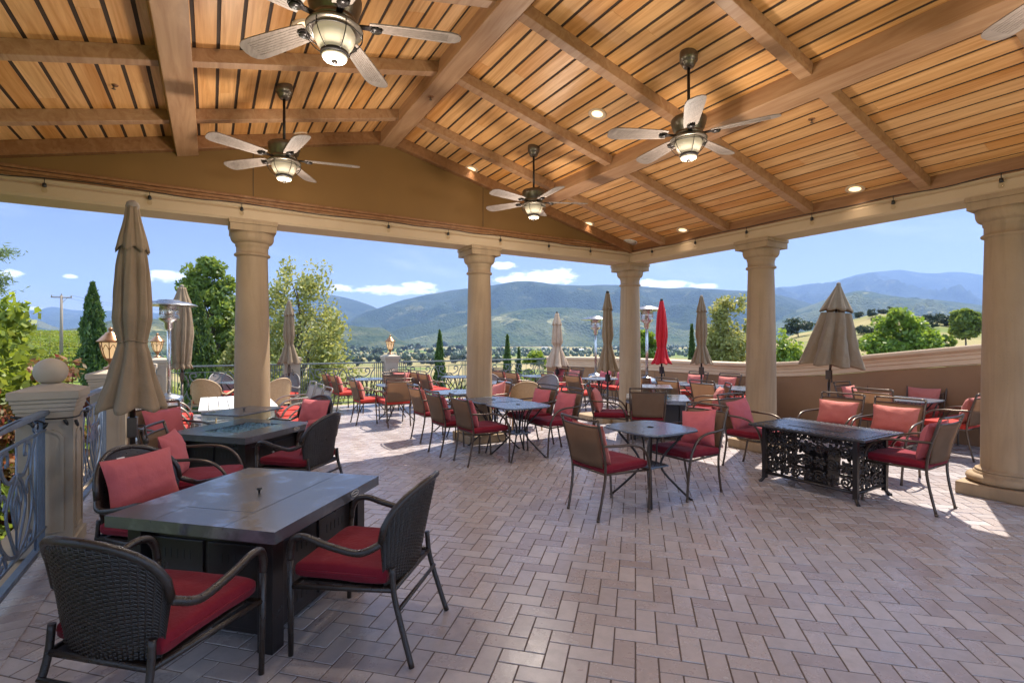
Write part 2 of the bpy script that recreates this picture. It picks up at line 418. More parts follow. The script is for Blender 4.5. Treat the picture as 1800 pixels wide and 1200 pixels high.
# ------------------------------------------------------------------ pavilion
XRG, ZRG, SL = 2.15, 4.57, .24                   # ridge x, ceiling height at the ridge, slope
XE, XW, YG, YS = 7.08, -2.78, 7.23, -3.0           # column rows, gable row, rear end
ZB = 3.10                                        # underside of the entablature
def zroof(x): return ZRG - SL*abs(x - XRG)
pav = empty('garden_pavilion', (XRG, YG, 0))
tag(pav, 'open timber pavilion with tan columns, ochre gable wall and a slatted wooden ceiling', 'pavilion')
OFF = Vector((-XRG, -YG, 0))
def pbuild(mb, name, mat, parent=None, **k):
    mb.v = [tuple(Vector(v) + OFF) for v in mb.v]
    return mb.build(name, mat, parent or pav, **k)
ct = 1/math.sqrt(1 + SL*SL)
def slope_M(sgn):                                # local x runs down the slope
    X = Vector((sgn*ct, 0, -SL*ct)); Y = Vector((0, 1, 0)); Z = X.cross(Y) if sgn > 0 else Y.cross(X) * 1
    Z = Vector((sgn*SL*ct, 0, ct))
    return Matrix((X, Y, Z)).transposed()
for sgn, xe in ((1, 7.0), (-1, -2.7)):
    m = MB(); Mx = slope_M(sgn); length = abs(xe - XRG)/ct; pitch = .176; k = 0; s0 = .06
    while s0 < length:
        s1 = min(s0 + pitch - .029, length)
        # boards are broken into lengths so that the grain and tone change along the run
        y0 = YS - random.random()*1.5
        while y0 < 7.03:
            y1 = min(y0 + random.choice((2.53, 2.53, 3.795, 5.06)), 7.03)
            cs = (s0+s1)/2; c = Vector((XRG, 0, ZRG)) + Mx @ Vector((cs, (max(y0, YS)+y1)/2, .0040))
            if y1 > YS: m.box(c, (s1-s0, y1-max(y0, YS)-.002, .008), M=Mx)
            y0 = y1
        s0 += pitch
    pbuild(m, 'ceiling_boards', M['board'])
    m = MB(); c = Vector((XRG, 0, ZRG)) + Mx @ Vector((length/2, (YS+7.03)/2, .0175)); m.box(c, (length, 7.03-YS, .02), M=Mx)
    pbuild(m, 'ceiling_backing', M['groove'])
    m = MB(); L2 = length + .4
    c = Vector((XRG, 0, ZRG)) + Mx @ Vector((L2/2, (YS+7.49)/2, .17)); m.box(c, (L2, 7.49-YS, .18), M=Mx)
    pbuild(m, 'roof_slope', M['roofing'])
# ridge beam, purlins, rafters, edge trims
m = MB(); m.prism([(XRG-.115, 4.38), (XRG+.115, 4.38), (XRG+.115, ZRG), (XRG-.115, ZRG)], YS, 7.04, 'y'); pbuild(m, 'ridge_beam', M['beam'], bevel=.006)
for sgn in (1, -1):
    Mx = slope_M(sgn)
    for s_, w_ in ((2.43/ct, .22),):
        m = MB(); c = Vector((XRG, (YS+7.04)/2, ZRG)) + Mx @ Vector((s_, 0, -.10)); m.box(c, (w_, 7.04-YS, .20), M=Mx); pbuild(m, 'purlin', M['beam'], bevel=.006)
    LE = 4.82/ct
    for j in range(8):
        y = 6.2 - 1.265*j
        for (a, b) in ((.115/ct, 2.43/ct-.11), (2.43/ct+.11, LE)):
            m = MB(); c = Vector((XRG, y, ZRG)) + Mx @ Vector(((a+b)/2, 0, -.058)); m.box(c, (b-a-.002, .105, .116), M=Mx); pbuild(m, 'rafter', M['beam'], bevel=.005)
    m = MB(); c = Vector((XRG, 6.985, ZRG)) + Mx @ Vector((LE/2+.05, 0, -.075)); m.box(c, (LE-.13, .10, .15), M=Mx); pbuild(m, 'gable_trim', M['trimwood'], bevel=.005)
    # eave trim: a stepped timber along the low edge
    xe = XRG + sgn*4.72; m = MB()
    z0 = zroof(xe)
    m.slab(min(xe, xe+sgn*.13), max(xe, xe+sgn*.13), YS, 6.93, z0-.15, z0+.01)
    m.slab(min(xe+sgn*.05, xe+sgn*.14), max(xe+sgn*.05, xe+sgn*.14), YS, 6.93, z0-.21, z0-.15)
    pbuild(m, 'eave_trim', M['trimwood'], bevel=.006)
# entablature: a shaped beam swept along gable and both eaves (inner side to the left of the path)
PROF = [(-.20, 0), (.22, 0), (.22, .30), (.27, .34), (.27, .42), (-.185, .42), (-.185, .22), (-.205, .20), (-.205, .175), (-.19, .16), (-.215, .13), (-.215, .03)]
def entab(y0, y1, x, sgn, name):
    m = MB(); poly = [(x + sgn*a, ZB + b) for a, b in PROF]; m.prism(poly, y0, y1, 'y'); return pbuild(m, name, M['cream'])
entab(YS, YG-.20, XE, 1, 'eave_entablature'); entab(YS, YG-.20, XW, -1, 'eave_entablature')
m = MB(); poly = [(YG + a, ZB + b) for a, b in PROF]; m.prism(poly, XW-.25, XE+.25, 'x'); pbuild(m, 'gable_entablature', M['cream'])
m = MB()
for (z, w) in ((3.302, .03), (3.335, .055), (3.38, .035)): m.slab(XW+.2, XE-.2, YG-.185-w, YG-.14, z, z+.034)
pbuild(m, 'gable_moulding', M['trimwood'], bevel=.006)
m = MB(); zt = .06
m.prism([(XW+.1, 3.41), (XE-.1, 3.41), (XE-.1, zroof(XE-.1)+zt), (XRG, ZRG+zt), (XW+.1, zroof(XW+.1)+zt)], YG-.19, YG+.20, 'y')
pbuild(m, 'gable_wall', M['ochre'])
m = MB()
for px in (445, 849):
    t_ = (px-900)/F_PX; k_ = (SY + CY*t_)/(CY - SY*t_); x = k_*(YG-.19)
    m.slab(x-.004, x+.004, YG-.1925, YG-.18, 3.42, zroof(x)-.1)
pbuild(m, 'gable_joint', M['groove'])
# columns
def column_parts(x, y, k=1.0):
    c = empty('column', (0, 0, 0)); c.parent = pav; c.location = Vector((x, y, 0)) + OFF; KIDS.setdefault(pav.name, []).append(c)
    b = MB(); b.slab(-.33, .33, -.33, .33, 0 if x > -1.2 else -2.2, .13); b.build('plinth', M['stone'], c, bevel=.012)
    b = MB(); pr = [(.275, .13)] + [(.275 + .055*math.sin(a), .175 - .045*math.cos(a)) for a in np.linspace(0, PI, 9)] + [(.27, .222), (.27, .236), (.262, .245)] + \
        [(.245 + .012*math.cos(a), .258 + .012*math.sin(a)) for a in np.linspace(-PI/2, PI/2, 5)] + [(.224, .275)]
    for i in range(15):
        t_ = i/14; pr.append((.212 - .032*t_**1.7, .30 + 2.36*t_))
    pr += [(.180, 2.67), (.188, 2.68)] + [(.193 + .018*math.cos(a), 2.70 + .018*math.sin(a)) for a in np.linspace(-PI/2, PI/2, 6)] + [(.185, 2.725), (.185, 2.80), (.195, 2.81), (.195, 2.83), (.198, 2.84)]
    pr += [(.196 + .056*math.sin(a), 2.93 - .085*math.cos(a)) for a in np.linspace(.1, PI/2, 7)] + [(.256, 2.97)]
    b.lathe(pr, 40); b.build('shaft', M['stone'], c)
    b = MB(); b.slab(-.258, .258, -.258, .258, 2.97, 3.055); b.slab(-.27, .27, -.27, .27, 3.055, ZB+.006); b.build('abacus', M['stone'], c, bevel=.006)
    return c
for x, y in ((-2.85, YG), (.456, YG), (3.74, YG), (XE, YG), (XE, 4.49), (XE, 1.775), (XE, -.95), (XW, 4.49), (XW, 1.775), (XW, -.95)):
    column_parts(x, y)

# ------------------------------------------------------------------ ceiling fittings
def roof_hit(px, py, d=0.0):
    t_ = (px-900)/F_PX; q = (600-py)/F_PX; a = CY*t_ + SY
    for sgn in (1, -1):
        zc = (ZRG - d + sgn*SL*XRG - CAM_H)/(q + sgn*SL*a); x = a*zc
        if (x - XRG)*sgn >= -.2: return (x, (CY - SY*t_)*zc, sgn)
LIGHTS = [(75, 255, 'round recessed lamp at the left end of the lowest ceiling bay'), (527, 237, 'round recessed lamp just above the downrod fan by the gable wall'),
          (535, 45, 'round recessed lamp beside the nearest caged ceiling fan'), (1050, 200, 'round recessed lamp in the bay right of the ridge beam'),
          (829, 297, 'round recessed lamp close under the gable trim right of the ridge'), (1503, 332, 'round recessed lamp near the eave before the big right column'),
          (1200, 404, 'round recessed lamp near the eave above the second right column'), (1035, 393, 'round recessed lamp beside the far small ceiling fan')]
def recessed(x, y, sgn, label, lamp=True):
    e = empty('recessed_lamp', (x, y, zroof(x))); Rm = slope_M(sgn).to_4x4(); e.rotation_euler = Rm.to_euler()
    tag(e, label, 'ceiling lamp', 'recessed lamps in the wooden ceiling')
    b = MB(); b.lathe([(.058, -.004), (.082, -.008), (.098, -.014), (.104, -.008), (.104, .01)], 28); b.build('trim_ring', M['coping'], e)
    b = MB(); b.lathe([(.0001, -.001), (.052, -.003), (.064, -.005)], 24); b.build('lens', M['lens'], e)
    return e
for (px, py, lab) in LIGHTS:
    x, y, sgn = roof_hit(px, py); recessed(x, y, sgn, lab)
SPR = [(200, 150, 'small brass sprinkler head in the left ceiling bay'), (757, 170, 'small brass sprinkler head under the ridge beam'), (1427, 210, 'small brass sprinkler head beyond the right purlin'), (965, 343, 'small brass sprinkler head behind the far ceiling fan')]
for px, py, lab in SPR:
    x, y, sgn = roof_hit(px, py, .19 if px == 757 else 0); zz = 4.378 if px == 757 else zroof(x)
    e = empty('sprinkler', (x, y, zz)); tag(e, lab, 'sprinkler', 'fire sprinklers on the ceiling')
    b = MB(); b.lathe([(.0001, -.003), (.030, -.004), (.034, .002)], 18); b.build('escutcheon', M['copper'], e)
    b = MB(); b.lathe([(.007, 0), (.007, -.02), (.004, -.03), (.016, -.032), (.016, -.036), (.0001, -.037)], 12); b.build('nozzle', M['fanmetal'], e)
x, y, sgn = roof_hit(1108, 425); e = empty('ceiling_speaker', (x, y, zroof(x))); e.rotation_euler = slope_M(sgn).to_4x4().to_euler()
tag(e, 'round cream speaker grille in the ceiling corner by the corner column', 'speaker')
b = MB(); b.lathe([(.115, -.006), (.128, -.010), (.13, .004)], 32); b.build('bezel', M['white'], e)
b = MB(); b.lathe([(.0001, -.012), (.06, -.011), (.115, -.006)], 32); b.build('grille', M['speaker'], e)

# ------------------------------------------------------------------ ceiling fans
def make_fan():
    e = empty('ceiling_fan')                       # origin at the blade plane
    b = MB(); b.lathe([(.03, .60), (.045, .605), (.062, .635), (.066, .655), (.078, .66), (.08, .70), (.078, .78)], 24); b.build('canopy', M['fanmetal'], e)
    b = MB(); b.tube([(0, 0, .14), (0, 0, .62)], .0135, 12); b.build('downrod', M['darkmetal'], e)
    b = MB(); b.lathe([(.03, .165), (.06, .16), (.105, .155), (.145, .145), (.155, .13), (.152, .10), (.138, .05), (.122, .02), (.118, .012), (.125, .008), (.125, -.012), (.10, -.022), (.09, -.03)], 32); b.build('motor_housing', M['fanmetal'], e)
    for k in range(5):
        a = 2*PI*k/5; Rz = Matrix.Rotation(a, 3, 'Z'); tilt = Matrix.Rotation(R(12), 3, 'X')
        pts = []; 
        for (x, w) in ((.20, .055), (.24, .062), (.36, .071), (.50, .078), (.62, .083), (.68, .081), (.715, .066), (.735, .04), (.742, .0)): pts.append((x, w))
        poly = [(x, w) for x, w in pts] + [(x, -w) for x, w in pts[::-1][1:]]
        b = MB(); b.prism(poly, -.004, .004)
        for q in range(-3, 4): b.slab(.25, .66, q*.016-.0022, q*.016+.0022, -.0062, -.0038)   # ribs along the blade
        b.v = [tuple(Rz @ (tilt @ Vector(v)) + Vector((0, 0, -.005))) for v in b.v]
        bl = b.build('blade', M['blade'], e)
        b = MB(); b.prism([(.10, .016), (.19, .02), (.215, .036), (.25, .036), (.27, .018), (.27, -.018), (.25, -.036), (.215, -.036), (.19, -.02), (.10, -.016)], -.016, -.007)
        b.lathe([(.03, -.020), (.034, -.026), (.0001, -.028)], 16, c=(.235, 0, 0))
        b.v = [tuple(Rz @ Vector(v)) for v in b.v]; b.build('blade_iron', M['darkmetal'], bl)
    b = MB(); b.lathe([(.09, -.03), (.155, -.034), (.162, -.044), (.158, -.056), (.12, -.05)], 36); b.build('light_ring', M['fanmetal'], e)
    b = MB(); b.lathe([(.105, -.05), (.118, -.075), (.115, -.105), (.098, -.14), (.072, -.172), (.066, -.18)], 32); b.build('glass_globe', M['globe'], e)
    b = MB()
    for k in range(6):
        a = 2*PI*k/6; c_, s_ = math.cos(a), math.sin(a)
        b.tube(catmull([(.155*c_, .155*s_, -.052), (.158*c_, .158*s_, -.08), (.148*c_, .148*s_, -.115), (.112*c_, .112*s_, -.16), (.076*c_, .076*s_, -.185)], 4), .0032, 6)
    b.tube([(.156*math.cos(a), .156*math.sin(a), -.085) for a in np.linspace(0, 2*PI, 37)[:-1]], .0035, 6, closed=True)
    b.lathe([(.070, -.172), (.079, -.178), (.079, -.196), (.070, -.199)], 32)
    b.build('wire_cage', M['darkmetal'], e)
    b = MB(); b.lathe([(.07, -.196), (.073, -.205), (.064, -.222), (.03, -.228), (.0001, -.229)], 28); bo = b.build('bottom_cap', M['speaker'], e)
    b = MB(); b.lathe([(.016, -.228), (.018, -.236), (.010, -.245), (.0001, -.25)], 14); b.build('finial', M['darkmetal'], bo)
    return e
ZF = 3.47
def fan_angle(x, y, px, py):
    q = G(px, py, ZF); return math.atan2(q[1]-y, q[0]-x)
fans = [(.62, 3.04, (795, 66), 'ceiling fan nearest the viewer at the top, cut by the frame'), (.64, 5.57, (623, 292), 'ceiling fan hanging on a long rod before the ochre gable wall'),
        (3.70, 5.57, (1022, 357), 'small far ceiling fan hanging right of the ridge beam'), (3.70, 3.04, (1355, 205), 'ceiling fan hanging beside the right purlin'),
        (3.70, .51, (1726, 76), 'ceiling fan of which only a blade shows at the upper right')]
f0 = make_fan()
for i, (x, y, tip, lab) in enumerate(fans):
    f = f0 if i == 0 else copy_tree(f0)
    f.location = (x, y, ZF); f.rotation_euler = (0, 0, fan_angle(x, y, *tip)); tag(f, lab, 'ceiling fan', 'ceiling fans under the pavilion roof')
for f in [f0]: pass

# ------------------------------------------------------------------ string lights
def string_light(path, bulbs, label):
    e = empty('string_light', path[0]); o0 = Vector(path[0]); tag(e, label, 'string light', 'string lights along the pavilion beams')
    b = MB(); P = catmull(path, 5); b.tube([p - o0 for p in P], .0055, 6); b.build('cable', M['black'], e)
    for q in bulbs:
        q = Vector(q) - o0
        b = MB(); b.tube([q, q + Vector((0, 0, -.05))], .004, 6); b.lathe([(.008, -.045), (.017, -.05), (.018, -.085), (.015, -.09)], 12, c=q)
        s_ = b.build('socket', M['black'], e)
        b = MB(); b.lathe([(.012, -.088), (.016, -.098), (.024, -.118), (.024, -.13), (.016, -.145), (.0001, -.15)], 14, c=q); b.build('bulb', M['bulb'], s_)
yi = YG - .245; xi = XE - .245
def on_gable(px):
    t_ = (px-900)/F_PX; return (SY + CY*t_)/(CY - SY*t_)*yi
def on_eave(px):
    t_ = (px-900)/F_PX; return xi*(CY - SY*t_)/(SY + CY*t_)
gb = [on_gable(p) for p in (-60, 78, 263, 425, 683, 788, 880, 965, 1038)]
path = []
for i, x in enumerate(gb):
    path.append((x, yi, 3.305)); 
    if i < len(gb)-1: path.append(((x+gb[i+1])/2, yi-.004, 3.305 - random.uniform(-.012, .03)))
string_light(path, [(x, yi, 3.30) for x in gb], 'black string light with clear bulbs along the foot of the ochre gable')
eb = [on_eave(p) for p in (1146, 1222, 1312, 1427, 1570, 1760)] + [.2]
path = [(xi, 6.97, 3.31)]
for i, y in enumerate(eb):
    path.append((xi, y, 3.30))
    if i < len(eb)-1: path.append((xi-.004, (y+eb[i+1])/2, 3.30 - random.uniform(-.01, .03)))
string_light(path, [(xi, y, 3.295) for y in eb], 'black string light with clear bulbs along the right eave beam')

# ------------------------------------------------------------------ pillars, lanterns, railings, parapet
def make_pillar_obj(name='rail_pillar', ball=True):
    e = empty(name)
    b = MB(); b.slab(-.165, .165, -.165, .165, 0, 1.07)
    b.slab(-.185, .185, -.185, .185, 0, .10)
    b.build('shaft', M['pillar'], e, bevel=.006)
    for k in range(4):                                   # raised arched frames, the recess between them
        b = MB(); pts = [(-.10, .16), (.10, .16), (.10, .86)] + [(.10*math.cos(a), .86 + .07*math.sin(a)) for a in np.linspace(.2, PI-.2, 7)] + [(-.10, .86)]
        Rz = Matrix.Rotation(k*PI/2, 3, 'Z')
        b.bar([Rz @ Vector((p[0], -.167, p[1])) for p in pts], .022, .016, closed=True, up=Rz @ Vector((0, -1, 0)))
        b.build('panel_frame', M['pillar'], e)
    b = MB(); b.slab(-.175, .175, -.175, .175, 1.07, 1.10)
    for (w0, z0, z1) in ((.182, 1.10, 1.135), (.192, 1.135, 1.165), (.205, 1.165, 1.225)): b.slab(-w0, w0, -w0, w0, z0, z1)
    b.add([(-.205, -.205, 1.225), (.205, -.205, 1.225), (.205, .205, 1.225), (-.205, .205, 1.225), (-.05, -.05, 1.275), (.05, -.05, 1.275), (.05, .05, 1.275), (-.05, .05, 1.275)],
          [(0, 1, 5, 4), (1, 2, 6, 5), (2, 3, 7, 6), (3, 0, 4, 7), (4, 5, 6, 7)])
    b.build('cap', M['pillar'], e, bevel=.005)
    if ball:
        b = MB(); r_ = .105; zc_ = 1.275 + .09
        b.lathe([(.06, 1.262), (.052, 1.285)] + [(r_*math.cos(a), zc_ + r_*math.sin(a)) for a in np.linspace(-.95, PI/2-.01, 16)], 32); b.build('ball_finial', M['pillar'], e)
    return e
def make_lantern():
    e = empty('pillar_lantern')
    b = MB(); b.lathe([(.075, 0), (.07, .015), (.03, .03), (.022, .05), (.028, .085), (.045, .10), (.06, .115), (.05, .125)], 20); b.build('base', M['copper'], e)
    b = MB(); b.lathe([(.052, .122), (.07, .16), (.092, .24), (.105, .315)], 8, smooth=False); b.build('glass', M['lantern_glass'], e)
    b = MB()
    for k in range(8):
        a = 2*PI*k/8; c_, s_ = math.cos(a), math.sin(a)
        b.tube([(.056*c_, .056*s_, .12), (.074*c_, .074*s_, .16), (.096*c_, .096*s_, .24), (.109*c_, .109*s_, .32)], .0055, 6)
        a2 = a + PI/8; c2, s2 = math.cos(a2)*.94, math.sin(a2)*.94
        b.tube(catmull([(.092*c_, .092*s_, .22), (.098*c2, .098*s2, .285), (.092*math.cos(a+PI/4), .092*math.sin(a+PI/4), .22)], 4), .004, 6)
    b.build('cage', M['copper'], e)
    b = MB(); b.lathe([(.105, .312), (.135, .315), (.14, .328), (.12, .345), (.085, .385), (.06, .41), (.05, .43), (.02, .44), (.018, .455), (.028, .468), (.018, .485), (.0001, .50)], 20); b.build('roof', M['copper'], e)
    return e
p_ball = make_pillar_obj('rail_pillar', True); p_lamp = make_pillar_obj('lantern_pillar', False); lan0 = make_lantern()
PIL = [(-1.07, 5.19, 'b', 'tall tan pillar with a ball finial closest to the camera at the left'), (-1.03, 7.60, 'l', 'tan pillar carrying a copper lantern, behind the tall folded umbrella'),
       (-.97, 10.0, 'b', 'tan pillar with a ball finial, farther along the left railing'), (-.95, 12.6, 'l', 'tan corner pillar carrying a copper lantern behind the patio heater'),
       (1.60, 12.62, 'p', 'plain tan pillar in the far railing behind a slim folded umbrella'), (3.95, 12.62, 'l', 'tan pillar carrying a copper lantern in the middle of the far railing'),
       (6.40, 12.62, 'p', 'plain tan pillar in the far railing hidden behind the middle column'), (-1.07, 2.78, 'b', 'tan pillar with a ball finial beside the camera')]
first = {'b': p_ball, 'l': p_lamp, 'p': p_lamp}; used = set()
nl = 0
LLAB = ['lit copper lantern half hidden behind the big folded umbrella', 'lit copper lantern on the corner pillar beside the patio heater pole', 'lit copper lantern standing alone on the far railing pillar']
for (x, y, k, lab) in PIL:
    src = first[k]; o = src if src.name not in used else copy_tree(src); used.add(src.name)
    o.location = (x, y, 0); tag(o, lab, 'pillar', 'tan pillars of the terrace railing')
    if k == 'l':
        l_ = lan0 if nl == 0 else copy_tree(lan0); l_.location = (x, y, 1.276); tag(l_, LLAB[nl], 'lantern', 'copper lanterns on the railing pillars'); nl += 1

def spiral(cx, cz, r0, r1, a0, a1, n=16):
    return [(cx + (r0 + (r1-r0)*i/n)*math.cos(a0 + (a1-a0)*i/n), 0, cz + (r0 + (r1-r0)*i/n)*math.sin(a0 + (a1-a0)*i/n)) for i in range(n+1)]
def make_railing(length, mat):
    e = empty('iron_railing'); h = length/2
    b = MB(); b.slab(-h, h, -.028, .028, 1.05, 1.085); b.build('top_rail', mat, e, bevel=.008)
    b = MB(); b.slab(-h, h, -.022, .022, .09, .115); b.slab(-h, h, -.010, .010, .20, .216); b.slab(-h, h, -.010, .010, .93, .946); b.build('cross_rails', mat, e)
    for s in (-1, 1):
        for k in range(4):
            b = MB(); x = s*(h - .035 - .05*k); b.slab(x-.008, x+.008, -.008, .008, .115, 1.05); b.build('baluster', mat, e)
    def half(s, c0):                                   # one leafy scroll motif on one side of its axis
        C = []
        f = lambda x, z: (c0 + s*x, 0, z)
        C.append([f(.0, .22), f(.10, .36), f(.19, .52), f(.12, .66), f(.02, .74)])
        C.append([f(.02, .74), f(.14, .72), f(.26, .80), f(.27, .90), f(.18, .915), f(.16, .85), f(.205, .84)])
        C.append([f(.0, .22), f(.16, .27), f(.30, .40), f(.33, .56), f(.27, .67), f(.20, .63), f(.235, .575)])
        C.append([f(.33, .56), f(.30, .70), f(.33, .82), f(.40, .92)])
        C.append([f(.06, .50), f(.10, .58), f(.06, .66), f(.0, .70)])
        C.append([f(.0, .40), f(.05, .46), f(.06, .54), f(.0, .62)])
        C.append([f(.36, .22), f(.40, .32), f(.39, .42), f(.34, .50)])
        C.append([f(.18, .22), f(.24, .30), f(.30, .28), f(.29, .235), f(.25, .25)])
        return C
    inner = h - .24; n = max(1, round(inner*2/.80)); w = inner*2/n
    for i in range(n):
        c0 = -inner + w*(i+.5)
        b = MB()
        for s in (-1, 1):
            for pts in half(s*min(1.0, w/.80), c0): b.bar(catmull(pts, 5), .024, .010, up=(0, 1, 0))
        b.tube([(c0, 0, .216), (c0, 0, .93)], .006, 6)
        b.build('scroll', mat, e)
    for s in (-1, 1):
        b = MB(); b.tube([(s*inner, 0, .115), (s*inner, 0, 1.05)], .008, 6); b.tube(spiral(s*(inner-.02*1), 0.99, .03, .03, 0, 2*PI, 14)[:-1], .006, 6, closed=True); b.build('ring', mat, e)
    return e
def place_rail(o, ax, ay, bx, by, lab):
    o.location = ((ax+bx)/2, (ay+by)/2, 0); o.rotation_euler = (0, 0, math.atan2(by-ay, bx-ax)); tag(o, lab, 'railing', 'scrolled iron railings round the terrace')
r0 = make_railing(2.41-.33, M['blueiron']); r1 = copy_tree(r0); r2 = copy_tree(r0); r3 = copy_tree(r0)
place_rail(r0, -1.07, 2.945, -1.07, 5.025, 'blue iron railing with scrolls nearest the camera at the left edge')
place_rail(r1, -1.07, 5.355, -1.05, 7.435, 'blue iron railing between the ball pillar and the first lantern pillar')
place_rail(r2, -1.02, 7.765, -.98, 9.835, 'blue iron railing behind the tall folded umbrella, before the second ball pillar')
place_rail(r3, -1.07, .535, -1.07, 2.615, 'blue iron railing beside the camera')
r4 = make_railing(2.60-.33, M['greeniron']); place_rail(r4, -.96, 10.165, -.95, 12.435, 'iron railing section running to the corner lantern pillar')
xs = [(-.95, 1.60, 'far iron railing before the cypresses, left of the first column'), (1.60, 3.95, 'far iron railing over the green field, between plain and lantern pillars'), (3.95, 6.40, 'far iron railing between the lantern pillar and the middle column'), (6.40, 8.95, 'far iron railing running right from the middle column to the parapet')]
for (a, b_, lab) in xs:
    r_ = make_railing(b_-a-.33, M['greeniron']); place_rail(r_, a+.165, 12.62, b_-.165, 12.62, lab)
# festoon wire round the first pillar
e = empty('pillar_festoon', (-1.07, 5.19, 1.03)); tag(e, 'dark festoon wire with small lamps tied round the nearest ball pillar', 'string light')
b = MB(); q = .183
loop = [(-q, -q, .02), (0, -q-.006, -.01), (q, -q, -.005), (q+.006, 0, .015), (q+.02, q+.05, .0), (q-.02, .5, -.0), (.03, .95, .045)]
b.tube(catmull(loop, 6), .006, 6); b.tube(catmull([(-q, -q, .02), (-.03, -q-.03, -.06), (.02, -q-.12, -.02), (.0, -q-.5, .05), (.03, -q-1.1, .055)], 6), .006, 6); b.build('cable', M['black'], e)
random.seed(5)
for p in ((-q, -q-.02, .0), (-.16, -q-.02, -.02), (-.02, -q-.05, -.05), (.03, -q-.07, -.03), (.12, -q-.02, -.02), (q, -q-.01, -.03), (q+.01, .1, .0), (q, .22, .02), (.12, .36, .0), (.1, .5, .02), (.0, -q-.2, -.01), (.01, -q-.35, .02)):
    b = MB(); d = Vector((random.uniform(-.02, .02), random.uniform(-.02, .02), -.045)); b.tube([Vector(p), Vector(p)+d*.6, Vector(p)+d], [.011, .012, .006], 8); b.build('lamp_socket', M['black'], e)

# parapet wall
PW = [(10.15, -3.2), (10.15, 0), (10.15, 2.0), (10.15, 3.0), (10.15, 4.0), (10.15, 5.0), (10.15, 6.0), (10.15, 6.8), (10.15, 8.0), (10.15, 9.5), (10.15, 10.6), (9.98, 11.4), (9.6, 12.1), (9.0, 12.75)]
def ztop(y): return 1.13 + (0 if y > 7.0 else .015*(7.0-y)**1.0 + .0285*(7.0-y)**2 if y > 4.6 else .2 + .128*(4.6-y))
pw = empty('parapet_wall', (10.15, 5, 0)); tag(pw, 'brown rendered parapet wall with tan moulded coping rising to the right', 'wall')
o_ = Vector((10.15, 5, 0))
def sweep(prof, name, mat):
    b = MB(); PP = []
    dense = []
    for i in range(len(PW)-1):
        for k in range(4): dense.append((PW[i][0] + (PW[i+1][0]-PW[i][0])*k/4, PW[i][1] + (PW[i+1][1]-PW[i][1])*k/4))
    dense.append(PW[-1]); n = len(prof); vs = []
    for i, (x, y) in enumerate(dense):
        a = dense[max(0, i-1)]; c = dense[min(len(dense)-1, i+1)]; d = Vector((c[0]-a[0], c[1]-a[1])).normalized(); nx, ny = -d.y, d.x   # towards the terrace
        for (off, z, fixed) in prof: vs.append(Vector((x + nx*off, y + ny*off, z if fixed else ztop(y) + z)) - o_)
    fs = [(i*n+k, i*n+(k+1) % n, (i+1)*n+(k+1) % n, (i+1)*n+k) for i in range(len(dense)-1) for k in range(n)]
    b.add(vs, fs); m_ = len(dense)-1; b.f += [tuple(range(n))[::-1], tuple(m_*n+k for k in range(n))]; b.sm += [False, False]
    return b.build(name, mat, pw)
sweep([(-.15, -1.0, True), (.15, -.01, True), (.15, -.31, False), (-.15, -.31, False)], 'wall_body', M['wallbrown'])
sweep([(-.2, -.305, False), (.155, -.305, False), (.17, -.29, False), (.17, -.22, False), (.185, -.21, False), (.185, -.155, False), (.20, -.145, False), (.205, -.10, False), (.235, -.085, False), (.25, -.06, False), (.25, -.02, False), (.235, -.002, False), (.20, 0.0, False), (-.22, 0.0, False), (-.24, -.03, False), (-.24, -.08, False), (-.2, -.11, False)], 'coping', M['coping'])
b = MB()
for y in (4.33, 1.6, 7.1, 9.3): b.slab(-.152, -.1485, y-.004-5, y+.004-5, .0, 1.13-.31)
b.build('movement_joint', M['groove'], pw)
# ------------------------------------------------------------------ furniture
def cushion_mesh(w, d, h, seed=0, puff=.35):
    """soft box: rounded edges, gentle crown and a few hollows"""
    rnd = random.Random(seed); n = 20; b = MB()
    def side(u, v, s):
        x, y = math.sin((2*u-1)*PI/2), math.sin((2*v-1)*PI/2)
        ex = 1 - abs(x)**9; ey = 1 - abs(y)**9
        t_ = (max(ex, 0)*max(ey, 0))**.5
        wob = .012*mnoise.noise(Vector((x*1.6 + seed*3.1, y*1.6, s*2.0 + seed)))
        z = s*h/2*(t_**.34)*(1 + puff*.25*(1-x*x)*(1-y*y)) + wob*t_
        return Vector((x*w/2*(1-.02*(1-abs(y))), y*d/2*(1-.015*(1-abs(x))), z))
    b.surf(lambda u, v: side(u, v, 1), n, n); b.surf(lambda u, v: side(1-u, v, -1), n, n)
    b.tube([(math.copysign(min(abs(c_*1.0), 1), c_)*w/2*.995, math.copysign(min(abs(s_), 1), s_)*d/2*.995, 0) for c_, s_ in
            [(max(-1, min(1, 1.35*math.cos(a))), max(-1, min(1, 1.35*math.sin(a)))) for a in np.linspace(0, 2*PI, 49)[:-1]]], .005, 6, closed=True)
    return b
def pillow_mesh(w, h, t, seed):
    b = MB(); n = 16
    def side(u, v, s):
        x, y = 2*u-1, 2*v-1
        pin = 1 - .075*(1-abs(y)**1.5)*abs(x)**2; pin2 = 1 - .075*(1-abs(x)**1.5)*abs(y)**2
        th = (max(0, 1-abs(x)**2.4)*max(0, 1-abs(y)**2.4))**.62
        wr = .016*mnoise.noise(Vector((x*2.3+seed*5, y*2.3, s*1.0))) + .006*mnoise.noise(Vector((x*6+seed*5, y*6, s)))
        return Vector((x*w/2*pin, s*t/2*th + wr*th**.5, y*h/2*pin2))
    b.surf(lambda u, v: side(u, v, -1), n, n); b.surf(lambda u, v: side(1-u, v, 1), n, n)
    return b
PIL_ME = {}
PSZ = {'k': (.48, .36), 'o': (.50, .34)}
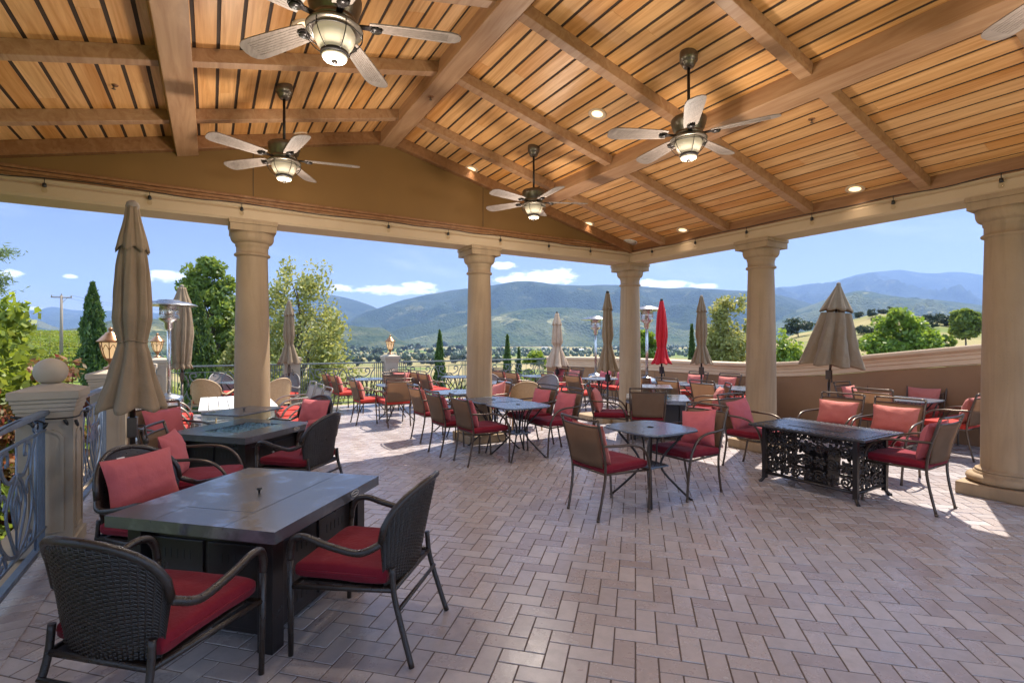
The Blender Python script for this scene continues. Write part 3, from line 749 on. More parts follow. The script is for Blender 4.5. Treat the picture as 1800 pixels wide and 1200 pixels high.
def pillow(loc, rz, lean, label, mat='pillow_red', w=.44, h=.43, roll=0.0, tagged=False):
    key = (mat, random.randrange(3), round(w, 2), round(h, 2))
    if key not in PIL_ME:
        o = pillow_mesh(w, h, .15, key[1]+1).build('throw_pillow', M[mat]); PIL_ME[key] = o.data
    else:
        o = bpy.data.objects.new('throw_pillow', PIL_ME[key]); col.objects.link(o)
    o.matrix_world = Matrix.Translation(loc) @ Matrix.Rotation(rz, 4, 'Z') @ Matrix.Rotation(lean, 4, 'X') @ Matrix.Rotation(roll, 4, 'Y')
    if tagged:
        b = MB(); b.box((.09, -.03, h/2*.92), (.05, .004, .03)); b.build('care_tag', M['white'], o)
    return tag(o, label, 'pillow', 'red throw pillows on the terrace chairs')

def sling_chair(frame, sling, cush):
    e = empty('sling_armchair')
    up = lambda s: catmull([(s*.215, -.30, 0), (s*.222, -.25, .24), (s*.236, -.232, .42), (s*.252, -.265, .62), (s*.262, -.345, .905)], 5)
    for s in (-1, 1):
        b = MB(); b.tube(up(s), .0125, 10); b.lathe([(.015, 0), (.015, .022)], 10, c=(s*.215, -.30, 0)); b.build('rear_leg', frame, e)
        b = MB(); b.tube(catmull([(s*.256, -.285, .675), (s*.285, -.13, .668), (s*.297, .03, .662), (s*.297, .15, .625), (s*.291, .235, .53), (s*.281, .275, .38), (s*.266, .285, .18), (s*.255, .285, 0)], 6), .0125, 10)
        b.lathe([(.015, 0), (.015, .022)], 10, c=(s*.255, .285, 0)); b.build('armrest', frame, e)
    bow = lambda x, z, y0: (x, y0 - .035*(1-(x/.26)**2), z)
    b = MB(); b.tube([bow(x, .905, -.345) for x in np.linspace(-.262, .262, 11)], .0115, 8); b.tube([bow(x, .845, -.328) for x in np.linspace(-.259, .259, 11)], .0085, 8)
    b.build('back_rail', frame, e)
    ypro = lambda z: np.interp(z, [.42, .62, .845], [-.232, -.265, -.328])
    b = MB(); b.surf(lambda u, v: Vector(bow((2*u-1)*(.222 + .02*v), .47 + .372*v, float(ypro(.47 + .372*v)))), 14, 8); b.build('back_sling', sling, e, thick=.004)
    b = MB(); b.tube([(-.236, -.232, .415), (-.27, .262, .405), (.27, .262, .405), (.236, -.232, .415)], .011, 8, closed=True); b.tube([(-.25, 0, .408), (.25, 0, .408)], .008, 6); b.build('seat_frame', frame, e)
    b = cushion_mesh(.49, .52, .085, 3); b.v = [(x, y + .02, z + .452 + .012*y) for x, y, z in b.v]; b.build('seat_cushion', cush, e)
    return e

def wicker_chair(mat, cush, name='wicker_armchair', weave=True):
    e = empty(name)
    def outline(u): return .60 + .27*max(0.0, 1 - abs(u)**2.3)**.62
    def P(u, v, off=0.0):
        zt = outline(u); z = .37 + (zt - .37)*v; hgt = (z - .37)/.5
        x = u*(.245 + .075*min(1, hgt*1.25)); y = -.235 - .115*hgt + .17*u*u*(.35 + .65*min(1, hgt))
        n_ = Vector((.55*u, -1, .2)).normalized()
        return Vector((x, y, z)) + n_*off
    if weave:
        b = MB(); rows, seg, st = 54, 104, 26
        for r_ in range(rows):
            vs = []
            for i in range(seg+1):
                u = -1 + 2*i/seg; ph = math.sin(PI*((u+1)/2*st) + PI*r_)
                off = .0034*ph; v0, v1 = (r_ + .02)/rows, (r_ + .98)/rows
                vs += [P(u, v0, off - .0012), P(u, (v0+v1)/2, off + .0018), P(u, v1, off - .0012)]
            fs = []
            for i in range(seg):
                for k in range(2): fs.append((3*i+k, 3*i+k+1, 3*i+k+4, 3*i+k+3))
            b.add(vs, fs, True)
        b.surf(lambda u, v: P((2*u-1)*.985, v*.99, -.007), 40, 20)      # the lining woven behind the face
        for k in range(st+1):
            u = -1 + 2*k/st; b.tube([P(u*.985, v, 0) for v in np.linspace(0, 1, 9)], .0032, 5)
        b.build('woven_back', mat, e)
    else:
        b = MB(); b.surf(lambda u, v: P(2*u-1, v), 20, 12); b.build('woven_back', mat, e, thick=.012)
    # rim of the back, wound with cane
    rim = [P(u, 1.0) for u in np.linspace(-1, 1, 31)]
    b = MB(); b.tube(rim, [.0165 + .0012*(i % 2) for i in range(len(rim))], 10); b.build('back_rim', mat, e)
    for s in (-1, 1):
        p0 = P(s, 1.0); p0 = (p0.x, p0.y, p0.z)
        pts = catmull([p0, (s*.325, p0[1]+.06, .573), (s*.328, p0[1]+.13, .565), (s*.330, .10, .595), (s*.328, .20, .622), (s*.322, .265, .612), (s*.314, .295, .565), (s*.308, .302, .50)], 9)
        b = MB(); b.tube(pts, [.0175 + .0014*(i % 2) for i in range(len(pts))], 10); b.build('armrest', mat, e)
        b = MB(); b.tube([(s*.308, .302, .51), (s*.302, .305, .25), (s*.292, .31, 0)], [.0155, .0145, .0135], 10); b.build('leg', mat, e)
        b = MB(); b.tube(catmull([(s*.245, -.22, .47), (s*.25, -.235, .33), (s*.26, -.29, .14), (s*.268, -.335, 0)], 5), .0145, 10); b.build('leg', mat, e)
    b = MB(); b.tube([(-.25, -.23, .36), (-.305, .29, .36), (.305, .29, .36), (.25, -.23, .36)], .0145, 8, closed=True)
    b.slab(-.235, .235, -.215, .275, .352, .362)
    b.tube([(-.255, -.262, .27), (.255, -.262, .27)], .011, 8); b.build('seat_frame', mat, e)
    b = cushion_mesh(.53, .50, .095, 8); b.v = [(x*(1 + .06*y), y + .055, z + .425) for x, y, z in b.v]; b.build('seat_cushion', cush, e)
    return e

S_shade = sling_chair(M['bronze'], M['sling'], M['seat_red']); S_sun = sling_chair(M['bronze'], M['sling'], M['seat_red_sunlit'])
S_grey = sling_chair(M['greymetal'], M['sling_grey'], M['seat_red_sunlit'])
K_dark = wicker_chair(M['wicker'], M['seat_red']); K_tan = wicker_chair(M['wicker_tan'], M['seat_red_sunlit'], weave=False); K_grey = wicker_chair(M['wicker_grey'], M['seat_red_sunlit'])
PROTO_USED = set()
GROUPS = {'s': 'metal sling armchairs on the terrace', 'c': 'metal sling armchairs on the terrace', 'g': 'grey sling armchairs on the left patio', 'k': 'dark wicker armchairs round the fire tables', 't': 'tan wicker armchairs on the patio', 'w': 'grey wicker armchairs on the patio'}
KIND = {'s': S_shade, 'c': S_sun, 'g': S_grey, 'k': K_dark, 't': K_tan, 'w': K_grey}
DESC = {'s': 'dark red sling armchair,', 'c': 'sun-brightened red sling armchair,', 'g': 'grey sling armchair,', 'k': 'dark wicker armchair,', 't': 'tan round-backed wicker armchair,', 'w': 'grey round-backed wicker armchair,'}
def chair(kind, x, y, phi, where, pil=None, ptilt=0.0, plean=.28, pshift=0.0, tagged=False, z0=None):
    src = KIND[kind]; o = src if kind not in PROTO_USED else copy_tree(src); PROTO_USED.add(kind)
    rz = R(phi - 90); o.location = (x, y, 0); o.rotation_euler = (0, 0, rz)
    tag(o, f'{DESC[kind]} {where}', 'chair', GROUPS[kind])
    if pil:
        loc = Vector((x, y, 0)) + Matrix.Rotation(rz, 3, 'Z') @ Vector((pshift, -.195 if kind in 'scg' else -.17, z0 or (.665 if kind == 'k' else .66)))
        nm = {'pillow_red': 'deep red', 'pillow_coral': 'coral'}[pil]
        pillow(loc, rz, plean, f'{nm} pillow on the chair {where}', pil, roll=ptilt, tagged=tagged, w=(.49 if kind == 'k' or 'behind the ornate' in where else .44), h=(.36 if kind == 'k' else .33 if 'behind the ornate' in where else .39))
    return o
def from_foot(foot, px, py, phi):
    fx, fy = G(px, py); lx = (-.22 if foot[1] == 'L' else .22) if foot[0] == 'B' else (-.255 if foot[1] == 'L' else .255); ly = -.30 if foot[0] == 'B' else .285
    a = R(phi - 90); return (fx - (lx*math.cos(a) - ly*math.sin(a)), fy - (lx*math.sin(a) + ly*math.cos(a)))

# --- front left: fire table and three wicker chairs
def fire_table(lid_up=False, size=1.06):
    e = empty('fire_table'); h = size/2; zt = .66
    b = MB(); lx, ly = .29*size, .21*size; cy0 = .0
    for (x0, x1, y0, y1) in ((-h, h, -h, -ly-.003), (-h, h, ly+.003, h), (-h, -lx-.003, -ly+.0005, ly-.0005), (lx+.003, h, -ly+.0005, ly-.0005)): b.slab(x0, x1, y0, y1, zt-.012, zt)
    for k in range(4):
        Rz = Matrix.Rotation(k*PI/2, 3, 'Z'); b.box(Rz @ Vector((0, -h+.0061, zt-.037)), (size, .012, .05), M=Rz)
    b.slab(-h+.012, h-.012, -h+.012, h-.012, zt-.05, zt-.013)
    b.build('table_top', M['wettop'], e)
    if not lid_up:
        b = MB(); b.slab(-lx, lx, -ly, ly, zt-.012, zt+.001); b.build('burner_lid', M['wettop'], e)
        b = MB(); b.lathe([(.006, zt), (.006, zt+.022), (.016, zt+.024), (.016, zt+.032), (.0001, zt+.034)], 14); b.build('lid_knob', M['black'], e)
    b = MB(); w = h-.115
    for sx in (-1, 1):
        for sy in (-1, 1): b.slab(sx*w-.045, sx*w+.045, sy*w-.045, sy*w+.045, 0, zt-.05)
    q = w - .02
    b.slab(-q, q, -q, q, .05, zt-.06); b.build('base', M['firebase'], e, bevel=.003)
    for k in range(4):
        Rz = Matrix.Rotation(k*PI/2, 3, 'Z')
        b = MB()
        for s in (-1, 1): b.box(Rz @ Vector((s*q*.47, -q-.006, .30)), (q*.86, .012, .44), M=Rz)
        dr = b.build('door_panel', M['firebase'], e, bevel=.003)
        b = MB()
        for s in (-1, 1):
            for j in range(5):
                for z in (.44, .16): b.box(Rz @ Vector((s*q*.47 + (j-2)*.042, -q-.0125, z)), (.014, .003, .05), M=Rz)
        b.build('vent_grille', M['black'], dr)
    b = MB(); b.lathe([(.006, 0), (.006, .02), (.015, .024), (.012, .034), (.0001, .036)], 14, M=Matrix.Rotation(PI/2, 3, 'X')); b.v = [(x - .03, y - q - .012, z + .42) for x, y, z in b.v]; b.build('door_knob', M['steel'], e)
    # oval maker's badge on the apron
    b = MB(); b.lathe([(.0001, .003), (.9, .003), (1.0, .0)], 28, M=Matrix.Rotation(PI/2, 3, 'X')); b.v = [(x*.048 + .21, y - h - .001, z*.020 + zt - .026) for x, y, z in b.v]; bd = b.build('badge', M['black'], e)
    b = MB(); b.tube([(.044*math.cos(a) + .21, -h - .0045, .0175*math.sin(a) + zt - .026) for a in np.linspace(0, 2*PI, 33)[:-1]], .0016, 5, closed=True)
    b.tube([(.21 - .034 + .068*i/40, -h - .0045, zt - .026 + .006*math.sin(i*1.25)*(1 - .5*i/40)) for i in range(41)], .0013, 5); b.build('lettering', M['white'], bd)
    if lid_up:
        b = MB(); b.slab(-lx, lx, -ly, ly, zt-.03, zt-.022); b.build('burner_tray', M['firebase'], e)
        b = MB(); rnd = random.Random(2)
        for i in range(420):
            c = Vector((rnd.uniform(-lx+.03, lx-.03), rnd.uniform(-ly+.03, ly-.03), zt - .016 + rnd.uniform(0, .012))); b.box(c, (rnd.uniform(.012, .022),)*3, M=Matrix.Rotation(rnd.uniform(0, 3), 3, Vector((rnd.random()+.1, rnd.random(), rnd.random()))))
        b.build('glass_beads', M['fireglass'], e)
        gx, gy = lx + .015, ly + .015; gt = zt + .165
        for k, (sx, sy, wx, wy) in enumerate(((0, -1, 2*gx, .006), (0, 1, 2*gx, .006), (-1, 0, .006, 2*gy-.014), (1, 0, .006, 2*gy-.014))):
            b = MB(); b.box((sx*gx, sy*gy, (zt+gt)/2+.003), (wx, wy, gt-zt-.004)); b.build('glass_guard', M['glass'], e)
        b = MB(); b.slab(-lx-.03, lx+.03, -ly-.03, ly+.03, gt+.003, gt+.021); ld = b.build('burner_lid', M['wettop'], e, bevel=.003)
        b = MB(); b.lathe([(.006, gt+.02), (.006, gt+.035), (.016, gt+.037), (.016, gt+.045), (.0001, gt+.047)], 14); b.build('lid_knob', M['black'], ld)
    return e
f1 = fire_table(False); f1.location = (.256, 3.46, 0); f1.rotation_euler = (0, 0, R(-44)+PI/2)
tag(f1, 'black square fire table with a wet closed lid, nearest the camera', 'fire table', 'square black fire tables')
f2 = fire_table(True, 1.02); f2.location = (.31, 6.21, 0); f2.rotation_euler = (0, 0, R(-47)+PI/2)
tag(f2, 'dark fire table with glass guard and raised lid before the left column', 'fire table', 'square black fire tables')
f4 = fire_table(True, 1.0); x, y = W(2.45, 8.45); f4.location = (x, y, 0); f4.rotation_euler = (0, 0, R(45))
tag(f4, 'dark fire table with raised lid beside the corner column', 'fire table', 'square black fire tables')

chair('k', *W(-1.56, 2.165), 46.5, 'seen from behind in the bottom left corner')
chair('k', .775, 2.775, 138, 'right of the near fire table, facing left')
chair('k', *W(-2.34, 3.34), 314, 'left of the near fire table, by the railing', 'pillow_red', tagged=True)
chair('k', *W(-2.13, 5.11), 136, 'right of the glass-guarded fire table', 'pillow_red')
chair('k', *W(-2.68, 6.40), 214, 'behind the glass-guarded fire table', 'pillow_red')
chair('s', *W(-2.63, 4.22), -12, 'between the two fire tables, facing right', 'pillow_red', tagged=False)
chair('s', *W(-3.70, 5.52), 309, 'left of the glass-guarded fire table', 'pillow_red')

# --- bistro table and its chairs, ornate fire table
def bistro_table(size=.70):
    e = empty('bistro_table'); h = size/2; zt = .72
    b = MB(); pts = []
    for k in range(4):
        c = [(h, -h), (h, h), (-h, h), (-h, -h)][k]; d = [(h, h), (-h, h), (-h, -h), (h, -h)][k]; nx, ny = [(1, 0), (0, 1), (-1, 0), (0, -1)][k]
        for i in range(9):
            t_ = .10 + .80*i/8; bul = .035*(1 - (2*t_-1)**2)
            pts.append((c[0]*(1-t_) + d[0]*t_ + nx*bul, c[1]*(1-t_) + d[1]*t_ + ny*bul))
    b.prism(pts, zt-.022, zt); b.build('table_top', M['tabletop'], e, bevel=.008, seg=3)
    b = MB(); b.tube([(.03*math.cos(a), .03*math.sin(a), zt+.001) for a in np.linspace(0, 2*PI, 21)[:-1]], .004, 6, closed=True); b.lathe([(.0001, zt+.0012), (.026, zt+.0012)], 18); b.build('umbrella_hole', M['black'], e)
    for k in range(4):
        a = PI/4 + k*PI/2; c_, s_ = math.cos(a), math.sin(a)
        P_ = lambda r_, z: (r_*c_, r_*s_, z)
        b = MB(); b.tube(catmull([P_(.34, zt-.03), P_(.27, .60), P_(.15, .46), P_(.105, .36), P_(.13, .27), P_(.25, .14), P_(.385, .012)], 6), .0115, 8)
        b.tube(catmull([P_(.12, zt-.03), P_(.07, .58), P_(.06, .40), P_(.05, .30)], 4), .009, 8)
        b.tube([P_(.385, .012), P_(.41, .0)], .012, 8); b.build('leg', M['darkmetal'], e)
    b = MB(); b.slab(-.13, .13, -.13, .13, .325, .345); b.build('shelf_plate', M['tabletop'], e, bevel=.006)
    return e
T0 = bistro_table()
tused = []
def table(x, y, lab, rz=0.0):
    o = T0 if not tused else copy_tree(T0); tused.append(1); o.location = (x, y, 0); o.rotation_euler = (0, 0, R(rz)); tag(o, lab, 'table', 'square metal bistro tables')
table(3.87, 3.66, 'square blue-grey bistro table in the shade, alone in the middle foreground')
x, y = from_foot('BR', 1052, 918, 0); chair('s', x, y, 0, 'left of the lone bistro table, back turned', 'pillow_coral')
x, y = from_foot('FL', 1208, 882, 180); chair('s', x, y, 180, 'right of the lone bistro table', 'pillow_red', ptilt=.16)
x, y = from_foot('BR', 1270, 818, 270); chair('s', x, y, 270, 'left end of the ornate fire table', 'pillow_red', ptilt=.1)
x, y = from_foot('BL', 1646, 908, 90); chair('s', x, y, 90, 'right end of the ornate fire table', 'pillow_red')
chair('s', 6.87, 3.42, 180, 'behind the ornate fire table, nearer the slender column', 'pillow_coral')
chair('s', 6.86, 2.77, 180, 'behind the ornate fire table, nearer the big column', 'pillow_coral')

def ornate_table():
    e = empty('ornate_fire_table'); hx, hy, zt = .42, .60, .66
    b = MB(); b.slab(-hx, hx, -hy, hy, zt-.025, zt); b.build('table_top', M['firetop'], e, bevel=.006)
    b = MB()                                               # pierced rim pattern set into the top edge
    n = 13
    for sx in (-1, 1):
        for i in range(n+4):
            y = -hy + .06 + (2*hy-.12)*i/(n+3)
            b.lathe([(.0001, 0), (.017, 0), (.0175, -.002)], 8, c=(sx*(hx-.045), y, zt+.002)); b.lathe([(.0001, 0), (.008, 0)], 6, c=(sx*(hx-.02), y+.03, zt+.002))
    for sy in (-1, 1):
        for i in range(n-2):
            x = -hx + .09 + (2*hx-.18)*i/(n-3); b.lathe([(.0001, 0), (.017, 0), (.0175, -.002)], 8, c=(x, sy*(hy-.045), zt+.002))
    b.build('rim_pattern', M['black'], e)
    b = MB(); b.slab(-.16, .16, -.28, .28, zt, zt+.004); b.build('burner_lid', M['firetop'], e, bevel=.002)
    bx, by = .30, .47
    for sx in (-1, 1):
        for sy in (-1, 1):
            b = MB(); b.slab(sx*bx-.022, sx*bx+.022, sy*by-.022, sy*by+.022, .05, zt-.03); b.tube(catmull([(sx*bx, sy*by, .08), (sx*(bx+.01), sy*(by+.01), .045), (sx*(bx+.03), sy*(by+.03), .012), (sx*(bx+.045), sy*(by+.045), .008)], 4), [.018]*13, 8)
            b.build('leg', M['darkmetal'], e)
    rnd = random.Random(4)
    def panel(width, Mx, off):
        b = MB(); z0, z1 = .11, zt-.04; hw = width/2
        def put(pts, r_=.0065): r_ *= 1.55; b.tube([Mx @ Vector((p[0], 0, p[1])) + off for p in pts], r_, 5)
        put([(-hw, z0), (hw, z0)], .012); put([(-hw, z1), (hw, z1)], .012); put([(-hw, z1-.05), (hw, z1-.05)], .006)
        nx = max(2, round(width/.135)); nz = 3; dx = width/nx; dz = (z1-.06-z0-.01)/nz
        for i in range(nx):
            for j in range(nz):
                cx, cz = -hw + dx*(i+.5), z0 + .01 + dz*(j+.5); a0 = rnd.uniform(0, 1); big = (i+j) % 2
                r_ = min(dx, dz)*.5
                if big:
                    for k in range(6):
                        a = a0 + k*PI/3; put(catmull([(cx, cz), (cx + r_*.5*math.cos(a+.35), cz + r_*.5*math.sin(a+.35)), (cx + r_*math.cos(a), cz + r_*math.sin(a)), (cx + r_*.5*math.cos(a-.35), cz + r_*.5*math.sin(a-.35)), (cx, cz)], 3), .007)
                else:
                    put([(cx + r_*(1-.03*q)*math.cos(a0+q*.42), cz + r_*(1-.03*q)*math.sin(a0+q*.42)) for q in range(30)], .0075)
                    for k in range(4):
                        a = a0 + k*PI/2; put([(cx + r_*.3*math.cos(a), cz + r_*.3*math.sin(a)), (cx + r_*1.25*math.cos(a+.3), cz + r_*1.25*math.sin(a+.3))], .006)
        n2 = max(4, round(width/.045))
        for i in range(n2): 
            x = -hw + width*(i+.5)/n2; put([(x-.012, z1-.045), (x, z1-.01), (x+.012, z1-.045)], .005)
        b.build('fretwork_panel', M['darkmetal'], e)
    I3 = Matrix.Identity(3); Rq = Matrix.Rotation(PI/2, 3, 'Z')
    panel(2*bx-.05, I3, Vector((0, -by, 0))); panel(2*bx-.05, I3, Vector((0, by, 0))); panel(2*by-.05, Rq, Vector((-bx, 0, 0))); panel(2*by-.05, Rq, Vector((bx, 0, 0)))
    b = MB(); b.slab(-.12, .12, -.12, .12, .05, .42); b.build('burner_box', M['firebase'], e)
    return e
M['firetop'] = simple('dark_cast_top', (.065, .065, .07), .26, .4, c2=(.05, .05, .055), scale=10, rvar=.15)
o = ornate_table(); o.location = (5.72, 2.92, 0); tag(o, 'ornate cast-metal fire table with pierced floral sides', 'fire table')

# --- the group of three tables round the middle column
for (y, lab) in ((5.92, 'bistro table at the near end of the row by the middle column'), (6.63, 'second bistro table pushed against the near one by the middle column'), (8.02, 'bistro table just behind the middle column')): table(3.67, y, lab)
x, y = from_foot('BR', 823, 821, 0); chair('s', x, y, 0, 'left side of the column row, closest to the camera', 'pillow_red')
x, y = from_foot('BR', 774, 804, 0); chair('s', x, y, 0, 'left side of the column row, second nearest', 'pillow_red')
x, y = from_foot('BR', 739, 779, 0); chair('s', x, y, 0, 'left side of the column row, third one', 'pillow_coral')
x, y = from_foot('FL', 963, 804, 180); chair('s', x, y, 180, 'right side of the column row, closest to the camera', 'pillow_red'); chair('s', x+.02, y+.66, 180, 'right side of the column row, second nearest', 'pillow_red')
chair('c', 4.27, 7.9, 180, 'right side of the column row, farthest, pillow tipped', 'pillow_coral', ptilt=.25)
# --- fire table beside the corner column
chair('s', 5.76, 5.53, 48, 'with its back to us before the corner fire table')
x, y = W(1.56, 7.98); chair('s', x, y, 315, 'left of the corner fire table, in profile', 'pillow_coral')
x, y = W(3.22, 8.28); chair('s', x, y, 135, 'right of the corner fire table', 'pillow_coral')
# --- far left of the open terrace
table(3.25, 9.95, 'bistro table in the sun on the open floor left of the column row'); table(3.2, 11.85, 'bistro table at the railing left of the lantern pillar'); table(5.35, 11.45, 'bistro table at the railing right of the lantern pillar')
x, y = from_foot('BR', 626, 747.5, 0); chair('c', x, y, 0, 'left of the sunlit table on the open floor', 'pillow_coral')
x, y = from_foot('BL', 682, 752, 90); chair('c', x, y, 90, 'square from behind at the sunlit open-floor table', 'pillow_coral', plean=.2)
chair('c', 2.62, 11.5, 0, 'nearer one at the railing table left of the lantern', 'pillow_coral'); chair('c', 2.56, 12.13, 0, 'at the railing table left of the lantern, farther one', 'pillow_coral')
chair('c', 3.98, 11.55, 270, 'before the lantern pillar, facing us', 'pillow_coral'); chair('c', 3.55, 10.75, 270, 'beyond the sunlit table on the open floor, facing us')
chair('c', 4.55, 11.05, 0, 'at the railing table right of the lantern, nearer one', 'pillow_coral'); chair('c', 4.55, 11.68, 0, 'at the railing table right of the lantern, farther one', 'pillow_coral')
chair('c', 6.05, 11.3, 180, 'right side of the railing table, half behind the middle column', 'pillow_coral')
# --- beyond the middle column
table(7.2, 10.65, 'bistro table before the far right railing'); table(7.95, 9.15, 'bistro table in front of the far parapet'); table(5.2, 9.5, 'bistro table among wicker chairs behind the middle column')
chair('c', 6.5, 10.95, 0, 'left of the far right railing table, farther one', 'pillow_coral'); chair('c', 6.5, 10.3, 0, 'left of the far right railing table, nearer one', 'pillow_coral')
chair('c', 8.0, 11.1, 180, 'beside the frayed pale umbrella, farther one', 'pillow_red'); chair('c', 8.0, 10.45, 180, 'beside the frayed pale umbrella, nearer one', 'pillow_coral')
chair('c', 6.95, 9.4, 0, 'left of the far parapet table, farther one', 'pillow_coral'); chair('c', 7.12, 8.72, 0, 'left of the far parapet table, nearer one', 'pillow_coral')
chair('c', 8.65, 9.95, 180, 'right of the far parapet table, farther one', 'pillow_red'); chair('c', 8.65, 9.3, 180, 'right of the far parapet table, nearer one', 'pillow_red')
x, y = at(925, 9.3); chair('t', x, y, 60, 'right of the middle column, back to us')
x, y = at(953, 10.6); chair('w', x, y, 200, 'with slate back, right of the middle column'); x, y = at(872, 11.2); chair('w', x, y, 280, 'half behind the middle column')
# --- along the parapet behind the corner column
table(8.5, 7.6, 'bistro table under the red umbrella'); table(8.55, 6.72, 'bistro table under the tan umbrella by the slender column'); table(8.55, 5.86, 'bistro table half behind the slender right column')
chair('c', 8.0, 7.55, 0, 'left of the red umbrella table, half behind the corner column', 'pillow_coral', plean=.2); chair('c', 7.75, 6.6, 0, 'left of the middle table along the parapet', 'pillow_coral'); chair('c', 7.83, 5.87, 0, 'left of the parapet table by the slender column')
chair('c', 9.25, 7.6, 180, 'against the parapet at the red umbrella table', 'pillow_coral'); chair('c', 9.25, 6.78, 180, 'against the parapet at the middle table', 'pillow_coral'); chair('c', 9.25, 6.1, 180, 'against the parapet, half behind the slender column', 'pillow_coral')
# --- right corner behind the ornate table
table(9.17, 3.42, 'bistro table against the parapet at the right')
chair('c', 9.30, 4.08, 270, 'by the half-open umbrella pole', 'pillow_coral'); chair('c', 8.66, 3.55, 0, 'back to us at the right parapet table', 'pillow_coral', plean=.1); chair('c', 9.68, 3.48, 180, 'against the parapet at the right table', 'pillow_coral', plean=.2)
x, y = from_foot('BL', 1712, 812, 90); chair('c', x, y, 90, 'right of the right parapet table, beside the big column', 'pillow_coral'); chair('c', x+.72, y-.05, 90, 'mostly hidden behind the big column', 'pillow_coral')
# --- left patio with the white slatted table
e = empty('slatted_table', (.32, 8.35, 0)); tag(e, 'white slatted garden table behind the left column', 'table')
b = MB()
for k in range(8): b.slab(-.46+.117*k, -.46+.117*k+.108, -.85, .85, .70, .722)
b.build('slatted_top', M['whitewood'], e, bevel=.004)
for sx in (-1, 1):
    for sy in (-1, 1):
        b = MB(); b.slab(sx*.40-.03, sx*.40+.03, sy*.74-.03, sy*.74+.03, 0, .70); b.build('leg', M['whitewood'], e)
b = MB()
for s in (-1, 1): b.slab(s*.40-.015, s*.40+.015, -.71, .71, .60, .70); b.slab(-.37, .37, s*.74-.015, s*.74+.015, .60, .70)
b.build('apron', M['whitewood'], e)
for i, (y, w) in enumerate(((7.75, 'nearest'), (8.4, 'middle'), (9.05, 'farthest'))):
    chair('g', -.52, y, 0, f'{w} of three left of the white slatted table'); chair('g', 1.16, y+.05, 180, f'{w} of three right of the white slatted table')
x, y = at(372, 9.9); chair('t', x, y, 60, 'beyond the white slatted table, left of the column'); x, y = at(478, 10.0); chair('t', x, y, 120, 'beyond the white slatted table, half behind the column')
x, y = at(398, 11.3); chair('w', x, y, 300, 'at the far railing left of the column'); x, y = at(497, 11.1); chair('w', x, y, 230, 'at the far railing right of the first column')
x, y = at(425, 10.9); table(x, y, 'bistro table by the far railing left of the first column', 20)

# small glass ashtray-like candle holders on the fire table and parapet tables
def tumbler(x, y, z, lab):
    e = empty('glass_holder', (x, y, z)); tag(e, lab, 'glass'); b = MB(); b.lathe([(.03, 0), (.034, .07), (.031, .07), (.027, .006), (.0001, .006)], 18); b.build('cup', M['glass'], e)
    b = MB(); b.lathe([(.0001, .007), (.0265, .007), (.028, .03), (.0001, .032)], 16); b.build('candle', M['white'], e)
tumbler(8.35, 9.2, .721, 'small glass candle holder on the table before the far parapet')

